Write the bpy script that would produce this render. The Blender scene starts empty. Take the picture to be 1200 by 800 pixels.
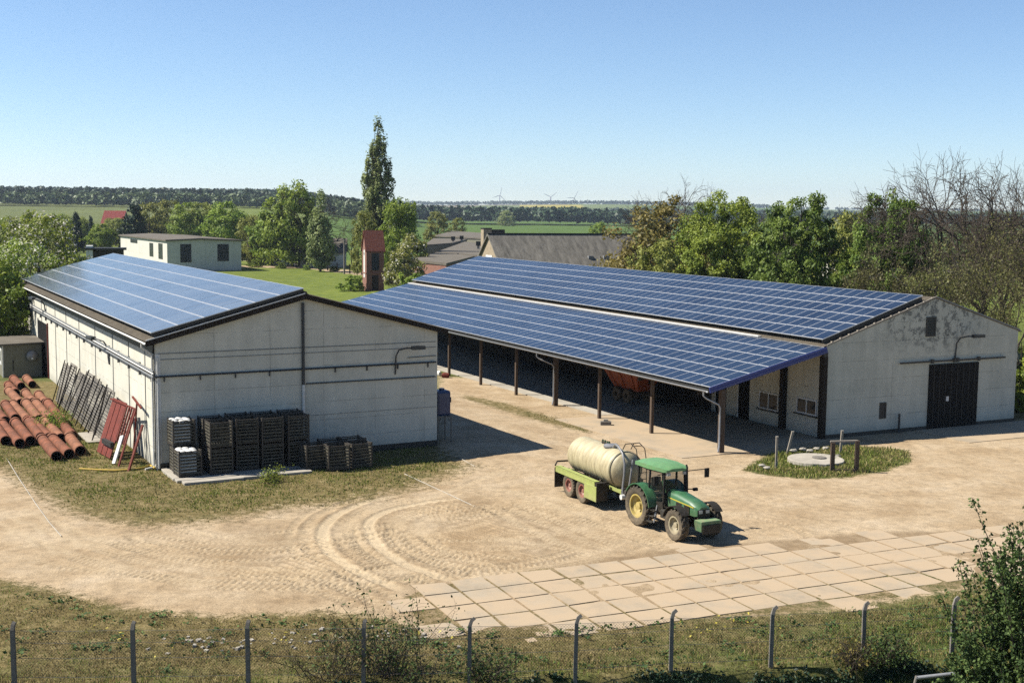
import bpy, math, random
import numpy as np
from math import sin, cos, pi, radians, hypot, atan2, sqrt
from mathutils import Vector, Matrix, Quaternion
S = bpy.context.scene
COL = S.collection
RNG = random.Random(7)

# ------------------------------------------------------------------ camera
F = 1455.; PITCH = .1047; ROLL = .0104; CAMH = 13.47
def ray(px, py):
    X = px-600; Y = py-400
    X, Y = X*cos(ROLL)+Y*sin(ROLL), -X*sin(ROLL)+Y*cos(ROLL)
    a = X/F; b = -Y/F; c, s = cos(PITCH), sin(PITCH)
    return (a, c+b*s, -s+b*c)
def G(px, py, z=0.):
    d = ray(px, py); t = (z-CAMH)/d[2]; return Vector((d[0]*t, d[1]*t, z))
def AT(px, py, y):
    d = ray(px, py); t = y/d[1]; return Vector((d[0]*t, y, CAMH+d[2]*t))
cam = bpy.data.cameras.new('camera'); camo = bpy.data.objects.new('camera', cam); COL.objects.link(camo)
cam.sensor_width = 36; cam.lens = 36*F/1200; cam.clip_end = 20000; cam.clip_start = .5
camo.matrix_world = Matrix.Translation((0, 0, CAMH)) @ Matrix.Rotation(pi/2-PITCH, 4, 'X') @ Matrix.Rotation(ROLL, 4, 'Z')
S.camera = camo

# ------------------------------------------------------------------ light
SUN_EL = 48; SUN_AZ = -88
w = bpy.data.worlds.new("World"); S.world = w; w.use_nodes = True
nt = w.node_tree; sky = nt.nodes.new('ShaderNodeTexSky'); sky.sky_type = 'NISHITA'; sky.sun_disc = False
sky.sun_elevation = radians(SUN_EL); sky.sun_rotation = radians(SUN_AZ); sky.air_density = 1.0; sky.dust_density = 0; sky.ozone_density = 5; sky.altitude = 1500
nt.links.new(sky.outputs[0], nt.nodes['Background'].inputs[0]); nt.nodes['Background'].inputs[1].default_value = .068
sl = bpy.data.lights.new('sun', 'SUN'); sl.energy = 5.0; sl.angle = radians(.5); sl.color = (1, .94, .84)
so = bpy.data.objects.new('sun', sl); COL.objects.link(so)
D = Vector((cos(radians(SUN_EL))*cos(radians(2)), -cos(radians(SUN_EL))*sin(radians(2)), -sin(radians(SUN_EL))))
so.rotation_euler = D.to_track_quat('-Z', 'Y').to_euler(); so.location = (-40, 20, 60)
S.view_settings.view_transform = 'Standard'; S.view_settings.look = 'None'; S.view_settings.gamma = 1; S.view_settings.exposure = 1.1
S.cycles.use_denoising = False
S.cycles.max_bounces = 5; S.cycles.diffuse_bounces = 1; S.cycles.volume_bounces = 0; S.cycles.sample_clamp_indirect = 6

# ------------------------------------------------------------------ materials
MATS = {}
KA_ = .65   # the picture is exposed for sunlit sand of ordinary reflectance
def rgb(c): return (c[0], c[1], c[2], 1)
class NT:
    def __init__(s, name):
        s.m = bpy.data.materials.new(name); s.m.use_nodes = True; s.t = s.m.node_tree; s.b = s.t.nodes['Principled BSDF']; MATS[name] = s.m
    def n(s, typ, **kw):
        x = s.t.nodes.new('ShaderNode'+typ)
        for k, v in kw.items():
            if k.startswith('i_'):
                x.inputs[int(k[2:])].default_value = v
            else: setattr(x, k, v)
        return x
    def l(s, a, b): s.t.links.new(a, b)
    def coord(s, kind='Object', scale=(1, 1, 1)):
        tc = s.n('TexCoord'); mp = s.n('Mapping'); mp.inputs['Scale'].default_value = scale
        s.l(tc.outputs[kind], mp.inputs[0]); return mp.outputs[0]
    def noise(s, vec, scale, detail=4, rough=.55):
        x = s.n('TexNoise'); x.inputs['Scale'].default_value = scale; x.inputs['Detail'].default_value = detail; x.inputs['Roughness'].default_value = rough
        if vec is not None: s.l(vec, x.inputs['Vector'])
        return x.outputs['Fac']
    def ramp(s, fac, stops):
        r = s.n('ValToRGB'); e = r.color_ramp.elements
        while len(e) < len(stops): e.new(.5)
        for k, (p, c) in enumerate(stops):
            e[k].position = p; e[k].color = rgb(c) if not isinstance(c, (int, float)) else (c, c, c, 1)
        s.l(fac, r.inputs[0]); return r.outputs[0]
    def mix(s, fac, a, b, mode='MIX'):
        x = s.n('Mix'); x.data_type = 'RGBA'; x.blend_type = mode
        for inp, v in ((x.inputs[0], fac), (x.inputs[6], a), (x.inputs[7], b)):
            if isinstance(v, (int, float)): inp.default_value = v
            elif isinstance(v, tuple): inp.default_value = rgb(v)
            else: s.l(v, inp)
        return x.outputs[2]
    def math(s, op, a, b=0., c=0.):
        x = s.n('Math'); x.operation = op
        for inp, v in zip(x.inputs, (a, b, c)):
            if isinstance(v, (int, float)): inp.default_value = v
            else: s.l(v, inp)
        return x.outputs[0]
    def bump(s, h, strength=.3, dist=.02):
        x = s.n('Bump'); x.inputs['Strength'].default_value = strength; x.inputs['Distance'].default_value = dist
        s.l(h, x.inputs['Height']); s.l(x.outputs[0], s.b.inputs['Normal'])
    def out(s, color=None, rough=None, metal=None):
        if color is not None:
            if isinstance(color, tuple): s.b.inputs['Base Color'].default_value = rgb([x*KA_ for x in color])
            else: s.l(s.mix(1., color, (KA_, KA_, KA_), 'MULTIPLY'), s.b.inputs['Base Color'])
        if rough is not None: s.b.inputs['Roughness'].default_value = rough
        if metal is not None: s.b.inputs['Metallic'].default_value = metal
        return s.m

def simple(name, c, rough=.7, var=.25, scale=3., metal=0., bump=.0, c2=None, bscale=None, stretch=(1, 1, 1), dust=0.):
    """a mottled surface: base colour varied by two noises, optional bump"""
    a = NT(name); v = a.coord('Object', stretch)
    n1 = a.noise(v, scale, 6, .65); n2 = a.noise(v, scale*6, 3)
    lo = tuple(x*(1-var) for x in c) if c2 is None else c2
    hi = tuple(min(.9, x*(1+var*.6)) for x in c)
    f = a.math('ADD', a.math('MULTIPLY', n1, .7), a.math('MULTIPLY', n2, .3))
    col = a.ramp(f, [(.32, lo), (.66, hi)])
    if dust:   # dried mud and dust, thicker low down on the machine
        ge = a.n('NewGeometry'); sp = a.n('SeparateXYZ'); a.l(ge.outputs['Position'], sp.inputs[0])
        lowz = a.math('MAXIMUM', a.math('SUBTRACT', 1., a.math('MULTIPLY', sp.outputs[2], .5)), .12)
        dn = a.ramp(a.noise(a.coord('Object'), 5., 7, .75), [(.35, .1), (.62, 1.)])
        col = a.mix(a.math('MINIMUM', a.math('MULTIPLY', a.math('MULTIPLY', lowz, dn), dust), .85), col, (.40, .31, .20))
    if bump: a.bump(a.noise(v, bscale or scale*8, 4), bump, .02)
    if rough > .6: a.b.inputs['Specular IOR Level'].default_value = .15
    return a.out(col, rough, metal)

def wall_mat(name, base, dark, joint_w, joint_h, moss=0.0, mold=0.0):
    """painted concrete slab wall: thin dark joints, streaks of dirt running down, flaked patches"""
    a = NT(name); tc = a.n('TexCoord'); sp = a.n('SeparateXYZ'); a.l(tc.outputs['Object'], sp.inputs[0])
    xy = a.math('ADD', sp.outputs[0], sp.outputs[1]); cb = a.n('CombineXYZ'); a.l(xy, cb.inputs[0]); a.l(sp.outputs[2], cb.inputs[1])
    br = a.n('TexBrick'); a.l(cb.outputs[0], br.inputs['Vector']); br.offset = 0
    br.inputs['Scale'].default_value = 1; br.inputs['Brick Width'].default_value = joint_w; br.inputs['Row Height'].default_value = joint_h
    br.inputs['Mortar Size'].default_value = .012; br.inputs['Mortar Smooth'].default_value = .3
    br.inputs['Color1'].default_value = (1, 1, 1, 1); br.inputs['Color2'].default_value = (.93, .93, .92, 1); br.inputs['Mortar'].default_value = (.45, .45, .45, 1)
    # joints fade in and out
    vv = a.coord('Object'); jn = a.ramp(a.noise(vv, .9, 3), [(.40, 0.), (.56, 1.)])
    joint = a.mix(jn, (1, 1, 1), br.outputs['Color'])
    st = a.coord('Object', (2.2, 2.2, .22)); streak = a.mix(.45, a.ramp(a.noise(a.coord('Object', (.5, .5, .3)), 1.3, 7, .7), [(.36, dark), (.62, base)]), a.ramp(a.noise(st, .9, 5, .7), [(.34, dark), (.62, base)]))
    blot = a.noise(vv, 1.1, 7, .7)
    c = a.mix(a.ramp(blot, [(.35, 0.), (.75, .35)]), streak, tuple(x*1.06 for x in base))
    c = a.mix(1.0, c, joint, 'MULTIPLY')
    fine = a.noise(vv, 14, 4, .7); c = a.mix(.35, c, a.ramp(fine, [(.3, .66), (.7, 1.)]), 'MULTIPLY')
    if mold:
        zz = a.math('MULTIPLY', a.math('SUBTRACT', sp.outputs[2], mold), .45)
        zz = a.math('MINIMUM', a.math('MAXIMUM', zz, 0.), 1.)
        xc = a.math('SUBTRACT', 1., a.math('MULTIPLY', a.math('ABSOLUTE', a.math('SUBTRACT', sp.outputs[0], 8.6)), .19)); xc = a.math('MAXIMUM', xc, 0.)
        m = a.math('MULTIPLY', a.ramp(a.noise(vv, 1.7, 9, .8), [(.50, 0.), (.55, 1.)]), a.math('MULTIPLY', zz, xc))
        m2 = a.math('MULTIPLY', a.math('MINIMUM', a.math('MULTIPLY', m, 2.4), 1.), .72)
        c = a.mix(m2, c, (.10, .11, .11))
    # dirty splash band at the foot
    fz = a.math('SUBTRACT', 1., a.math('MULTIPLY', sp.outputs[2], 1.6)); fz = a.math('MINIMUM', a.math('MAXIMUM', a.math('ADD', fz, a.math('MULTIPLY', a.math('SUBTRACT', blot, .5), 1.5)), 0.), 1.)
    c = a.mix(a.math('MULTIPLY', fz, .5), c, tuple(x*.5 for x in dark))
    a.bump(a.math('ADD', a.math('MULTIPLY', br.outputs['Fac'], -1.), a.math('MULTIPLY', fine, .5)), .35, .01)
    a.b.inputs['Specular IOR Level'].default_value = .15; return a.out(c, .88)

wall_mat('shed_wall', (.86, .83, .70), (.66, .64, .54), 3.0, 1.0)
wall_mat('barn_wall', (.72, .73, .63), (.52, .54, .47), 5.3, 1.15, mold=4.6)
wall_mat('house_wall', (.84, .82, .72), (.66, .65, .56), 4, 3)
simple('fibre_roof', (.17, .145, .11), .9, .45, 3., bump=.4)
simple('grey_felt', (.17, .15, .12), .9, .3, .6)
simple('dark_trim', (.03, .028, .022), .6, .3, 4)
simple('white_trim', (.85, .82, .74), .6, .25, 5)
simple('grey_pipe', (.22, .23, .23), .5, .25, 4)
simple('dark_pipe', (.03, .035, .04), .5, .25, 4)
simple('zinc', (.42, .43, .44), .45, .25, 6, metal=.4)
simple('blue_trim', (.02, .045, .25), .4, .25, 4)
simple('wood_post', (.13, .095, .07), .9, .4, 5, bump=.3, stretch=(3, 3, .6))
simple('pale_wood', (.38, .34, .28), .9, .35, 5, stretch=(3, 3, .6))
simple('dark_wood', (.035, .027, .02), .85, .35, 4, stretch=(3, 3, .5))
simple('black_door', (.006, .006, .006), .7, .3, 4, stretch=(8, 8, .5))
simple('dark_inside', (.02, .018, .016), .9, .3, 2)
simple('frame_white', (.85, .85, .8), .5, .2, 5)
simple('crate_steel', (.06, .055, .045), .6, .5, 9, metal=.15, c2=(.05, .035, .025))
simple('crate_wood', (.13, .12, .09), .85, .5, 5, c2=(.02, .019, .016))
simple('concrete', (.46, .42, .35), .9, .25, 1.2, bump=.25)
simple('concrete_post', (.24, .22, .19), .9, .35, 8, bump=.2)
simple('clay_pipe', (.25, .09, .048), .85, .45, 1.6, c2=(.11, .055, .035), bump=.15)
simple('clay_pipe_b', (.31, .135, .075), .85, .4, 1.9, c2=(.15, .075, .045), bump=.15)
simple('pipe_inside', (.025, .015, .012), .9, .2, 3)
simple('red_paint', (.21, .045, .03), .7, .35, 5, c2=(.11, .03, .02))
simple('orange_paint', (.42, .085, .02), .6, .4, 3)
simple('yellow_hose', (.62, .42, .06), .5, .2, 5)
simple('blue_plastic', (.02, .05, .14), .35, .2, 3)
simple('kiosk_wall', (.24, .23, .17), .85, .2, 2)
simple('brick', (.26, .10, .065), .9, .4, 5)
simple('red_tile', (.24, .05, .03), .8, .35, 3)
simple('stone', (.42, .34, .24), .9, .35, 3)
simple('rubber', (.035, .032, .028), .85, .4, 8, c2=(.07, .06, .045), dust=.6)
simple('tyre_side', (.045, .042, .036), .85, .35, 8, c2=(.10, .085, .06), dust=.6)
simple('tractor_green', (.03, .15, .06), .45, .35, 4, dust=.55)
simple('roof_green', (.13, .34, .13), .55, .3, 4, dust=1.4)
simple('rim_yellow', (.58, .45, .10), .6, .4, 6, dust=.8)
simple('rim_cream', (.42, .38, .24), .6, .35, 6, dust=.8)
simple('rim_red', (.28, .04, .04), .6, .3, 6, dust=.8)
simple('machine_black', (.018, .018, .017), .65, .4, 6, dust=.25)
simple('machine_dusty', (.06, .055, .045), .8, .5, 6)
simple('stripe_yellow', (.6, .5, .05), .5, .2, 4)
simple('lime_green', (.38, .46, .11), .6, .3, 3, dust=.7)
simple('tank_grp', (.58, .51, .32), .5, .22, 1.3, stretch=(5, 1, 1), c2=(.30, .25, .14), dust=.6)
simple('tank_dark', (.22, .20, .12), .5, .3, 3)
simple('steel_grey', (.30, .30, .30), .5, .25, 4, metal=.3)
simple('lamp_housing', (.04, .045, .045), .5, .2, 5)
simple('lamp_glass', (.5, .5, .48), .2, .1, 5)
simple('white_sheet', (.75, .74, .70), .6, .15, 4)
simple('wire', (.16, .16, .15), .5, .2, 4, metal=.5)
simple('turbine', (.75, .76, .78), .5, .05, 1)
def glass(name, c, r=.06):
    a = NT(name); a.b.inputs['Specular IOR Level'].default_value = .14; return a.out(c, r)
glass('window_glass', (.02, .025, .03)); glass('old_glass', (.035, .045, .05), .25)
def cabglass():
    a = NT('cab_glass'); a.b.inputs['Alpha'].default_value = .35; return a.out((.02, .03, .03), .05)
cabglass()
def cells(nm, spec, k1, k2, k3):
    a = NT(nm); v = a.coord('Object'); inf = a.n('ObjectInfo')
    ge = a.n('NewGeometry'); wn = a.n('TexWhiteNoise'); sn = a.n('VectorMath'); sn.operation = 'SNAP'; sn.inputs[1].default_value = (1.3, 1.3, 40); a.l(ge.outputs['Position'], sn.inputs[0]); a.l(sn.outputs[0], wn.inputs['Vector'])
    f = a.math('ADD', a.math('MULTIPLY', a.noise(ge.outputs['Position'], .25, 4), .75), a.math('MULTIPLY', wn.outputs['Value'], .25))
    c = a.ramp(f, [(.3, k1), (.5, k2), (.72, k3)])
    a.b.inputs['Specular IOR Level'].default_value = spec
    return a.out(c, .17)
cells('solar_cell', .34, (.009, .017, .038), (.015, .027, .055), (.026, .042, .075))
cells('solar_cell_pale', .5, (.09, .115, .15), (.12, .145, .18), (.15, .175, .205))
simple('panel_frame', (.62, .64, .66), .35, .08, 3, metal=.2)
def bricks(name, c1, c2, mort, w_, h_, sc=1.):
    a = NT(name); tc = a.n('TexCoord'); sp = a.n('SeparateXYZ'); a.l(tc.outputs['Object'], sp.inputs[0])
    cb = a.n('CombineXYZ'); a.l(a.math('ADD', sp.outputs[0], sp.outputs[1]), cb.inputs[0]); a.l(sp.outputs[2], cb.inputs[1])
    br = a.n('TexBrick'); a.l(cb.outputs[0], br.inputs['Vector']); br.inputs['Scale'].default_value = 1
    br.inputs['Brick Width'].default_value = w_; br.inputs['Row Height'].default_value = h_; br.inputs['Mortar Size'].default_value = .1*h_
    br.inputs['Color1'].default_value = rgb(c1); br.inputs['Color2'].default_value = rgb(c2); br.inputs['Mortar'].default_value = rgb(mort)
    n = a.noise(a.coord('Object'), 2, 5); c = a.mix(.5, br.outputs['Color'], a.ramp(n, [(.3, .55), (.7, 1.)]), 'MULTIPLY')
    a.bump(br.outputs['Fac'], -.4, .02); return a.out(c, .9)
bricks('brickwork', (.34, .12, .07), (.25, .085, .055), (.30, .25, .2), .26, .09)
bricks('rooftiles', (.36, .10, .05), (.26, .07, .04), (.10, .02, .015), .3, .22)
simple('fibre_tiles', (.21, .195, .165), .9, .6, 1.1, c2=(.09, .085, .075), stretch=(1.6, .5, .5), bump=.3)
bricks('red_tiles_far', (.36, .04, .03), (.28, .03, .025), (.14, .02, .015), .4, .4)

def leafmat(name, c1, c2, trans=.35, rough=.55):
    c1 = tuple(x*1.0 for x in c1); c2 = tuple(x*1.12 for x in c2)
    a = NT(name); at = a.n('Attribute'); at.attribute_name = 'tone'
    oi = a.n('ObjectInfo')
    c = a.mix(at.outputs['Fac'], c1, c2)
    hs = a.n('HueSaturation'); a.l(a.math('ADD', .485, a.math('MULTIPLY', oi.outputs['Random'], .02)), hs.inputs['Hue'])
    a.l(a.math('ADD', .85, a.math('MULTIPLY', oi.outputs['Random'], .3)), hs.inputs['Value']); a.l(c, hs.inputs['Color'])
    tr = a.n('BsdfTranslucent'); a.l(hs.outputs[0], tr.inputs[0]); ms = a.n('MixShader'); ms.inputs[0].default_value = trans
    a.l(hs.outputs[0], a.b.inputs['Base Color']); a.b.inputs['Roughness'].default_value = rough; a.b.inputs['Specular IOR Level'].default_value = .25
    a.l(a.b.outputs[0], ms.inputs[1]); a.l(tr.outputs[0], ms.inputs[2]); a.l(ms.outputs[0], a.t.nodes['Material Output'].inputs[0])
    return a.m
leafmat('leaf_mid', (.075, .13, .014), (.24, .30, .04))
leafmat('leaf_dark', (.04, .085, .014), (.16, .22, .035))
leafmat('leaf_yellow', (.12, .15, .025), (.25, .26, .06))
leafmat('leaf_olive', (.055, .062, .018), (.15, .145, .045))
leafmat('leaf_ochre', (.11, .105, .022), (.24, .21, .05))
leafmat('leaf_poplar', (.12, .16, .05), (.26, .31, .12))
leafmat('leaf_conifer', (.008, .022, .012), (.02, .045, .02), .1)
leafmat('leaf_blossom', (.09, .14, .03), (.55, .52, .46))
leafmat('leaf_hedge', (.020, .045, .012), (.07, .11, .026), .2, .75)
leafmat('leaf_forest', (.018, .042, .018), (.045, .075, .03), .1)
leafmat('leaf_forest_light', (.05, .085, .03), (.12, .16, .06), .15)
leafmat('grass_blade', (.075, .11, .02), (.20, .23, .05), .35)
leafmat('dry_grass', (.16, .13, .05), (.33, .27, .12), .3)
simple('bark', (.085, .07, .052), .95, .4, 4)
simple('bark_pale', (.26, .25, .22), .9, .45, 3)
simple('twig', (.095, .075, .058), .95, .3, 3)

# ------------------------------------------------------------------ mesh helpers
class MB:
    def __init__(s): s.v = []; s.f = []; s.m = []; s.mats = []
    def mi(s, m):
        if m not in s.mats: s.mats.append(m)
        return s.mats.index(m)
    def add(s, vs, fs, m):
        b = len(s.v); s.v += [tuple(x) for x in vs]; k = s.mi(m)
        for f in fs: s.f.append(tuple(b+i for i in f)); s.m.append(k)
        return s
    def box(s, x0, x1, y0, y1, z0, z1, m, M=None):
        vs = [Vector((x, y, z)) for z in (z0, z1) for y in (y0, y1) for x in (x0, x1)]
        if M is not None: vs = [M @ v for v in vs]
        return s.add(vs, [(0, 2, 3, 1), (4, 5, 7, 6), (0, 1, 5, 4), (2, 6, 7, 3), (0, 4, 6, 2), (1, 3, 7, 5)], m)
    def bar(s, a, b, w_, h_, m, up=(0, 0, 1)):
        a = Vector(a); b = Vector(b); d = (b-a); L = d.length; d.normalize(); u = Vector(up)
        if abs(d.dot(u)) > .98: u = Vector((0, 1, 0))
        r = d.cross(u).normalized(); u = r.cross(d)
        M = Matrix((r, d, u)).transposed().to_4x4(); M.translation = a
        return s.box(-w_/2, w_/2, 0, L, -h_/2, h_/2, m, M)
    def tube(s, pts, r, m, n=8, caps=True, closed=False, ph=0.):
        pts = [Vector(p) for p in pts]; rs = r if isinstance(r, (list, tuple)) else [r]*len(pts)
        b = len(s.v); k = s.mi(m); u = None; N = len(pts)
        for i, p in enumerate(pts):
            d = (pts[min(i+1, N-1)]-pts[max(i-1, 0)]).normalized()
            if u is None:
                u = Vector((0, 0, 1)) if abs(d.z) < .9 else Vector((1, 0, 0))
            u = (u-d*u.dot(d)).normalized(); v2 = d.cross(u)
            for j in range(n):
                a = 2*pi*j/n; s.v.append(tuple(p+(u*cos(a+ph)+v2*sin(a+ph))*rs[i]))
        for i in range(N-1):
            for j in range(n):
                s.f.append((b+i*n+j, b+i*n+(j+1) % n, b+(i+1)*n+(j+1) % n, b+(i+1)*n+j)); s.m.append(k)
        if caps:
            s.f.append(tuple(b+j for j in range(n))[::-1]); s.m.append(k)
            s.f.append(tuple(b+(N-1)*n+j for j in range(n))); s.m.append(k)
        return s
    def lathe(s, prof, m, n=24, M=None, caps=False):
        """prof: (radius, axial) pairs turned round local Y"""
        b = len(s.v); k = s.mi(m)
        for r, y in prof:
            for j in range(n):
                a = 2*pi*j/n; v = Vector((r*cos(a), y, r*sin(a))); s.v.append(tuple(M @ v if M is not None else v))
        for i in range(len(prof)-1):
            for j in range(n):
                s.f.append((b+i*n+j, b+i*n+(j+1) % n, b+(i+1)*n+(j+1) % n, b+(i+1)*n+j)); s.m.append(k)
        if caps:
            s.f.append(tuple(b+j for j in range(n))); s.m.append(k)
            s.f.append(tuple(b+(len(prof)-1)*n+j for j in range(n))[::-1]); s.m.append(k)
        return s
    def prism(s, poly, y0, y1, m, plane='xz'):
        """extrude a polygon; plane xz extrudes along y, yz along x, xy along z"""
        def P(a, b_, c):
            return {'xz': (a, c, b_), 'yz': (c, a, b_), 'xy': (a, b_, c)}[plane]
        n = len(poly); vs = [P(p[0], p[1], y0) for p in poly]+[P(p[0], p[1], y1) for p in poly]
        fs = [tuple(range(n)), tuple(range(2*n-1, n-1, -1))]+[(i, i+n, (i+1) % n+n, (i+1) % n) for i in range(n)]
        return s.add(vs, fs, m)
    def build(s, name, parent=None, smooth=False, bevel=0, loc=None):
        me = bpy.data.meshes.new(name); me.from_pydata(s.v, [], s.f); me.update()
        for m in s.mats: me.materials.append(MATS[m])
        if len(s.mats) > 1: me.polygons.foreach_set('material_index', s.m)
        import bmesh
        bm = bmesh.new(); bm.from_mesh(me); bmesh.ops.recalc_face_normals(bm, faces=bm.faces); bm.to_mesh(me); bm.free()
        if smooth: me.polygons.foreach_set('use_smooth', [True]*len(me.polygons)); me.set_sharp_from_angle(angle=radians(40))
        o = bpy.data.objects.new(name, me); COL.objects.link(o)
        if parent is not None: o.parent = parent
        if loc is not None: o.location = loc
        if bevel:
            md = o.modifiers.new('bevel', 'BEVEL'); md.width = bevel; md.segments = 2; md.limit_method = 'ANGLE'
        return o
def tag(o, label=None, cat=None, group=None, kind=None):
    if label: o['label'] = label
    if cat: o['category'] = cat
    if group: o['group'] = group
    if kind: o['kind'] = kind
    return o
def thing(name, label, cat, loc=(0, 0, 0), rz=0., group=None):
    o = bpy.data.objects.new(name, None); COL.objects.link(o); o.location = loc; o.rotation_euler = (0, 0, rz); o.empty_display_size = .2
    return tag(o, label, cat, group)
def children(o): return [c for c in bpy.data.objects if c.parent == o]
KIDS = {}
def dup(root, loc, rz, label=None, scale=None):
    if root.name not in KIDS:
        KIDS[root.name] = [(c, children(c)) for c in children(root)]
    r = root.copy(); COL.objects.link(r); r.location = loc; r.rotation_euler = (0, 0, rz)
    if scale is not None: r.scale = scale if isinstance(scale, tuple) else (scale,)*3
    if label: r['label'] = label
    for c, g in KIDS[root.name]:
        c2 = c.copy(); COL.objects.link(c2); c2.parent = r
        for d in g:
            d2 = d.copy(); COL.objects.link(d2); d2.parent = c2
    return r
def npmesh(name, co, quads, mats, tone=None, smooth=False, midx=None):
    me = bpy.data.meshes.new(name); n = len(co); k = quads.shape[1]; f = len(quads)
    me.vertices.add(n); me.vertices.foreach_set('co', np.ascontiguousarray(co, dtype=np.float32).ravel())
    me.loops.add(f*k); me.loops.foreach_set('vertex_index', np.ascontiguousarray(quads, dtype=np.int32).ravel())
    me.polygons.add(f); me.polygons.foreach_set('loop_start', np.arange(0, f*k, k, dtype=np.int32)); me.polygons.foreach_set('loop_total', np.full(f, k, dtype=np.int32))
    for m in mats: me.materials.append(MATS[m])
    if midx is not None: me.polygons.foreach_set('material_index', midx.astype(np.int32))
    me.polygons.foreach_set('use_smooth', np.full(f, bool(smooth)))
    me.update(calc_edges=True)
    if tone is not None:
        a = me.attributes.new('tone', 'FLOAT', 'POINT'); a.data.foreach_set('value', tone.astype(np.float32))
    return me
# ================================================================== ground
LA = .4926; LO = Vector((-18.18, 62.94, 0)); RA = .4615; RO = Vector((18.83, 73.92, 0))
def Lw(v, u, z=0.): return Vector((LO.x-u*sin(LA)+v*cos(LA), LO.y+u*cos(LA)+v*sin(LA), z))
def Rw(v, u, z=0.): return Vector((RO.x-u*sin(RA)+v*cos(RA), RO.y+u*cos(RA)+v*sin(RA), z))
def sstep(a, b, x):
    t = np.clip((x-a)/(b-a), 0, 1); return t*t*(3-2*t)
def height(x, y):
    x = np.asarray(x, float); y = np.asarray(y, float)
    dx = x-RO.x; dy = y-RO.y; v = dx*cos(RA)+dy*sin(RA); u = -dx*sin(RA)+dy*cos(RA)
    A = (.25+.009*np.clip(u, 0, 60))*sstep(-9, -3, u)*(1-sstep(60, 90, u))
    h = -A*(1-sstep(-6, -1.5, v))*sstep(-18, -11, v)
    h = h-.85*(1-sstep(-.35, .25, (y-FB(x))))*(1-sstep(4, 12, -x))                      # the bank below the wire fence
    ang = x/np.maximum(y, 1)
    left = sstep(.05, .2, -ang)
    h = h+left*(13*sstep(560, 1020, y)+10*sstep(1000, 1700, y))
    h = h+33*sstep(2300, 5200, y)*(1+.22*np.sin(x/700+1)+.12*np.sin(x/260))
    return h
FPX = [(17, 803), (157, 802), (291, 800), (426, 799), (550, 797), (674, 793), (786, 786), (903, 781), (1011, 775), (1115, 768), (1218, 762)]
FP = [G(*p) for p in FPX]
fa = np.polyfit([p.x for p in FP], [p.y for p in FP], 1)
def FB(x): return fa[0]*x+fa[1]-.5
def hz(x, y): return float(height(x, y))

def inpoly(poly, x, y):
    """signed distance (positive inside) of arrays x,y to polygon"""
    P = np.array(poly); n = len(P); ins = np.zeros(x.shape, bool); d2 = np.full(x.shape, 1e12)
    for i in range(n):
        ax, ay = P[i]; bx, by = P[(i+1) % n]
        ex, ey = bx-ax, by-ay; t = np.clip(((x-ax)*ex+(y-ay)*ey)/(ex*ex+ey*ey+1e-9), 0, 1)
        d2 = np.minimum(d2, (x-ax-t*ex)**2+(y-ay-t*ey)**2)
        if abs(by-ay) > 1e-9:
            c = ((ay > y) != (by > y)) & (x < (bx-ax)*(y-ay)/(by-ay)+ax); ins ^= c
    d = np.sqrt(d2); return np.where(ins, d, -d)
def W(pts): return [tuple(G(*p)[:2]) for p in pts]
YARD = W([(-260, 545), (0, 548), (40, 572), (95, 598), (170, 612), (250, 604), (330, 590), (400, 584), (480, 568), (545, 546), (512, 520), (515, 470), (515, 432), (560, 436), (700, 470), (850, 500), (966, 500), (1090, 500), (1400, 478), (1500, 640), (1300, 668), (1110, 693), (960, 715), (800, 722), (700, 733), (520, 738), (480, 732), (440, 722), (380, 716), (250, 722), (150, 712), (60, 690), (-50, 668), (-300, 660)])
THIN = W([(60, 560), (170, 590), (330, 580), (500, 560), (560, 545), (560, 570), (430, 640), (330, 650), (200, 640), (80, 610)])
ISLE = W([(868, 547), (900, 556), (945, 562), (990, 560), (1040, 552), (1070, 541), (1066, 528), (1000, 521), (900, 526), (880, 538)])
STRIP = W([(536, 452), (600, 464), (665, 484), (705, 497), (690, 505), (640, 492), (590, 478), (535, 460)])
PATHB = W([(200, 297), (283, 300), (345, 309), (430, 319), (470, 330), (470, 334), (430, 323.5), (345, 313), (283, 304), (200, 300)])
PATHC = W([(200, 312), (283, 311), (330, 311.5), (380, 314), (330, 313.5), (283, 313), (200, 315)])
LUSH = W([(-300, 900), (-100, 780), (330, 775), (700, 760), (1000, 735), (1300, 705), (1600, 900)])
def grow(a, b, s0, k):
    o = []; s = s0; x = a
    while (x < b) if s0 > 0 else (x > b):
        s *= k; x += s; o.append(x)
    return o
DX = .11
xs = np.concatenate([np.arange(-29, -17, .17), np.arange(-17, 13, .075), np.arange(13, 32, .17)]); ys = np.concatenate([np.arange(33, 42, .13), np.arange(42, 61.5, .075), np.arange(61.5, 70.01, .17)])
xs = np.array(sorted(grow(-29, -6500, -DX, 1.07))+list(xs)+grow(32, 6500, DX, 1.07))
ys = np.array(sorted(grow(33, -60, -.15, 1.12))+list(ys)+grow(70, 7500, DX, 1.022))
XX, YY = np.meshgrid(xs, ys); nx, ny = len(xs), len(ys)
HH = height(XX, YY)
rs = np.random.RandomState(3)
def vnoise(X, Y, sc, seed):
    r = np.random.RandomState(seed); g = r.rand(256, 256); a = X/sc; b = Y/sc
    i = np.floor(a).astype(int); j = np.floor(b).astype(int); fx = a-i; fy = b-j; fx = fx*fx*(3-2*fx); fy = fy*fy*(3-2*fy)
    q = lambda p, r_: g[p % 256, r_ % 256]
    return (q(i, j)*(1-fx)+q(i+1, j)*fx)*(1-fy)+(q(i, j+1)*(1-fx)+q(i+1, j+1)*fx)*fy-.5
near = (YY > 30) & (YY < 110)
yard = inpoly(YARD, XX, YY)
sand = np.clip(.5+yard/(3.+2.5*(XX < 3)*(YY > 47)*(YY < 70)), 0, 1)
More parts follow.
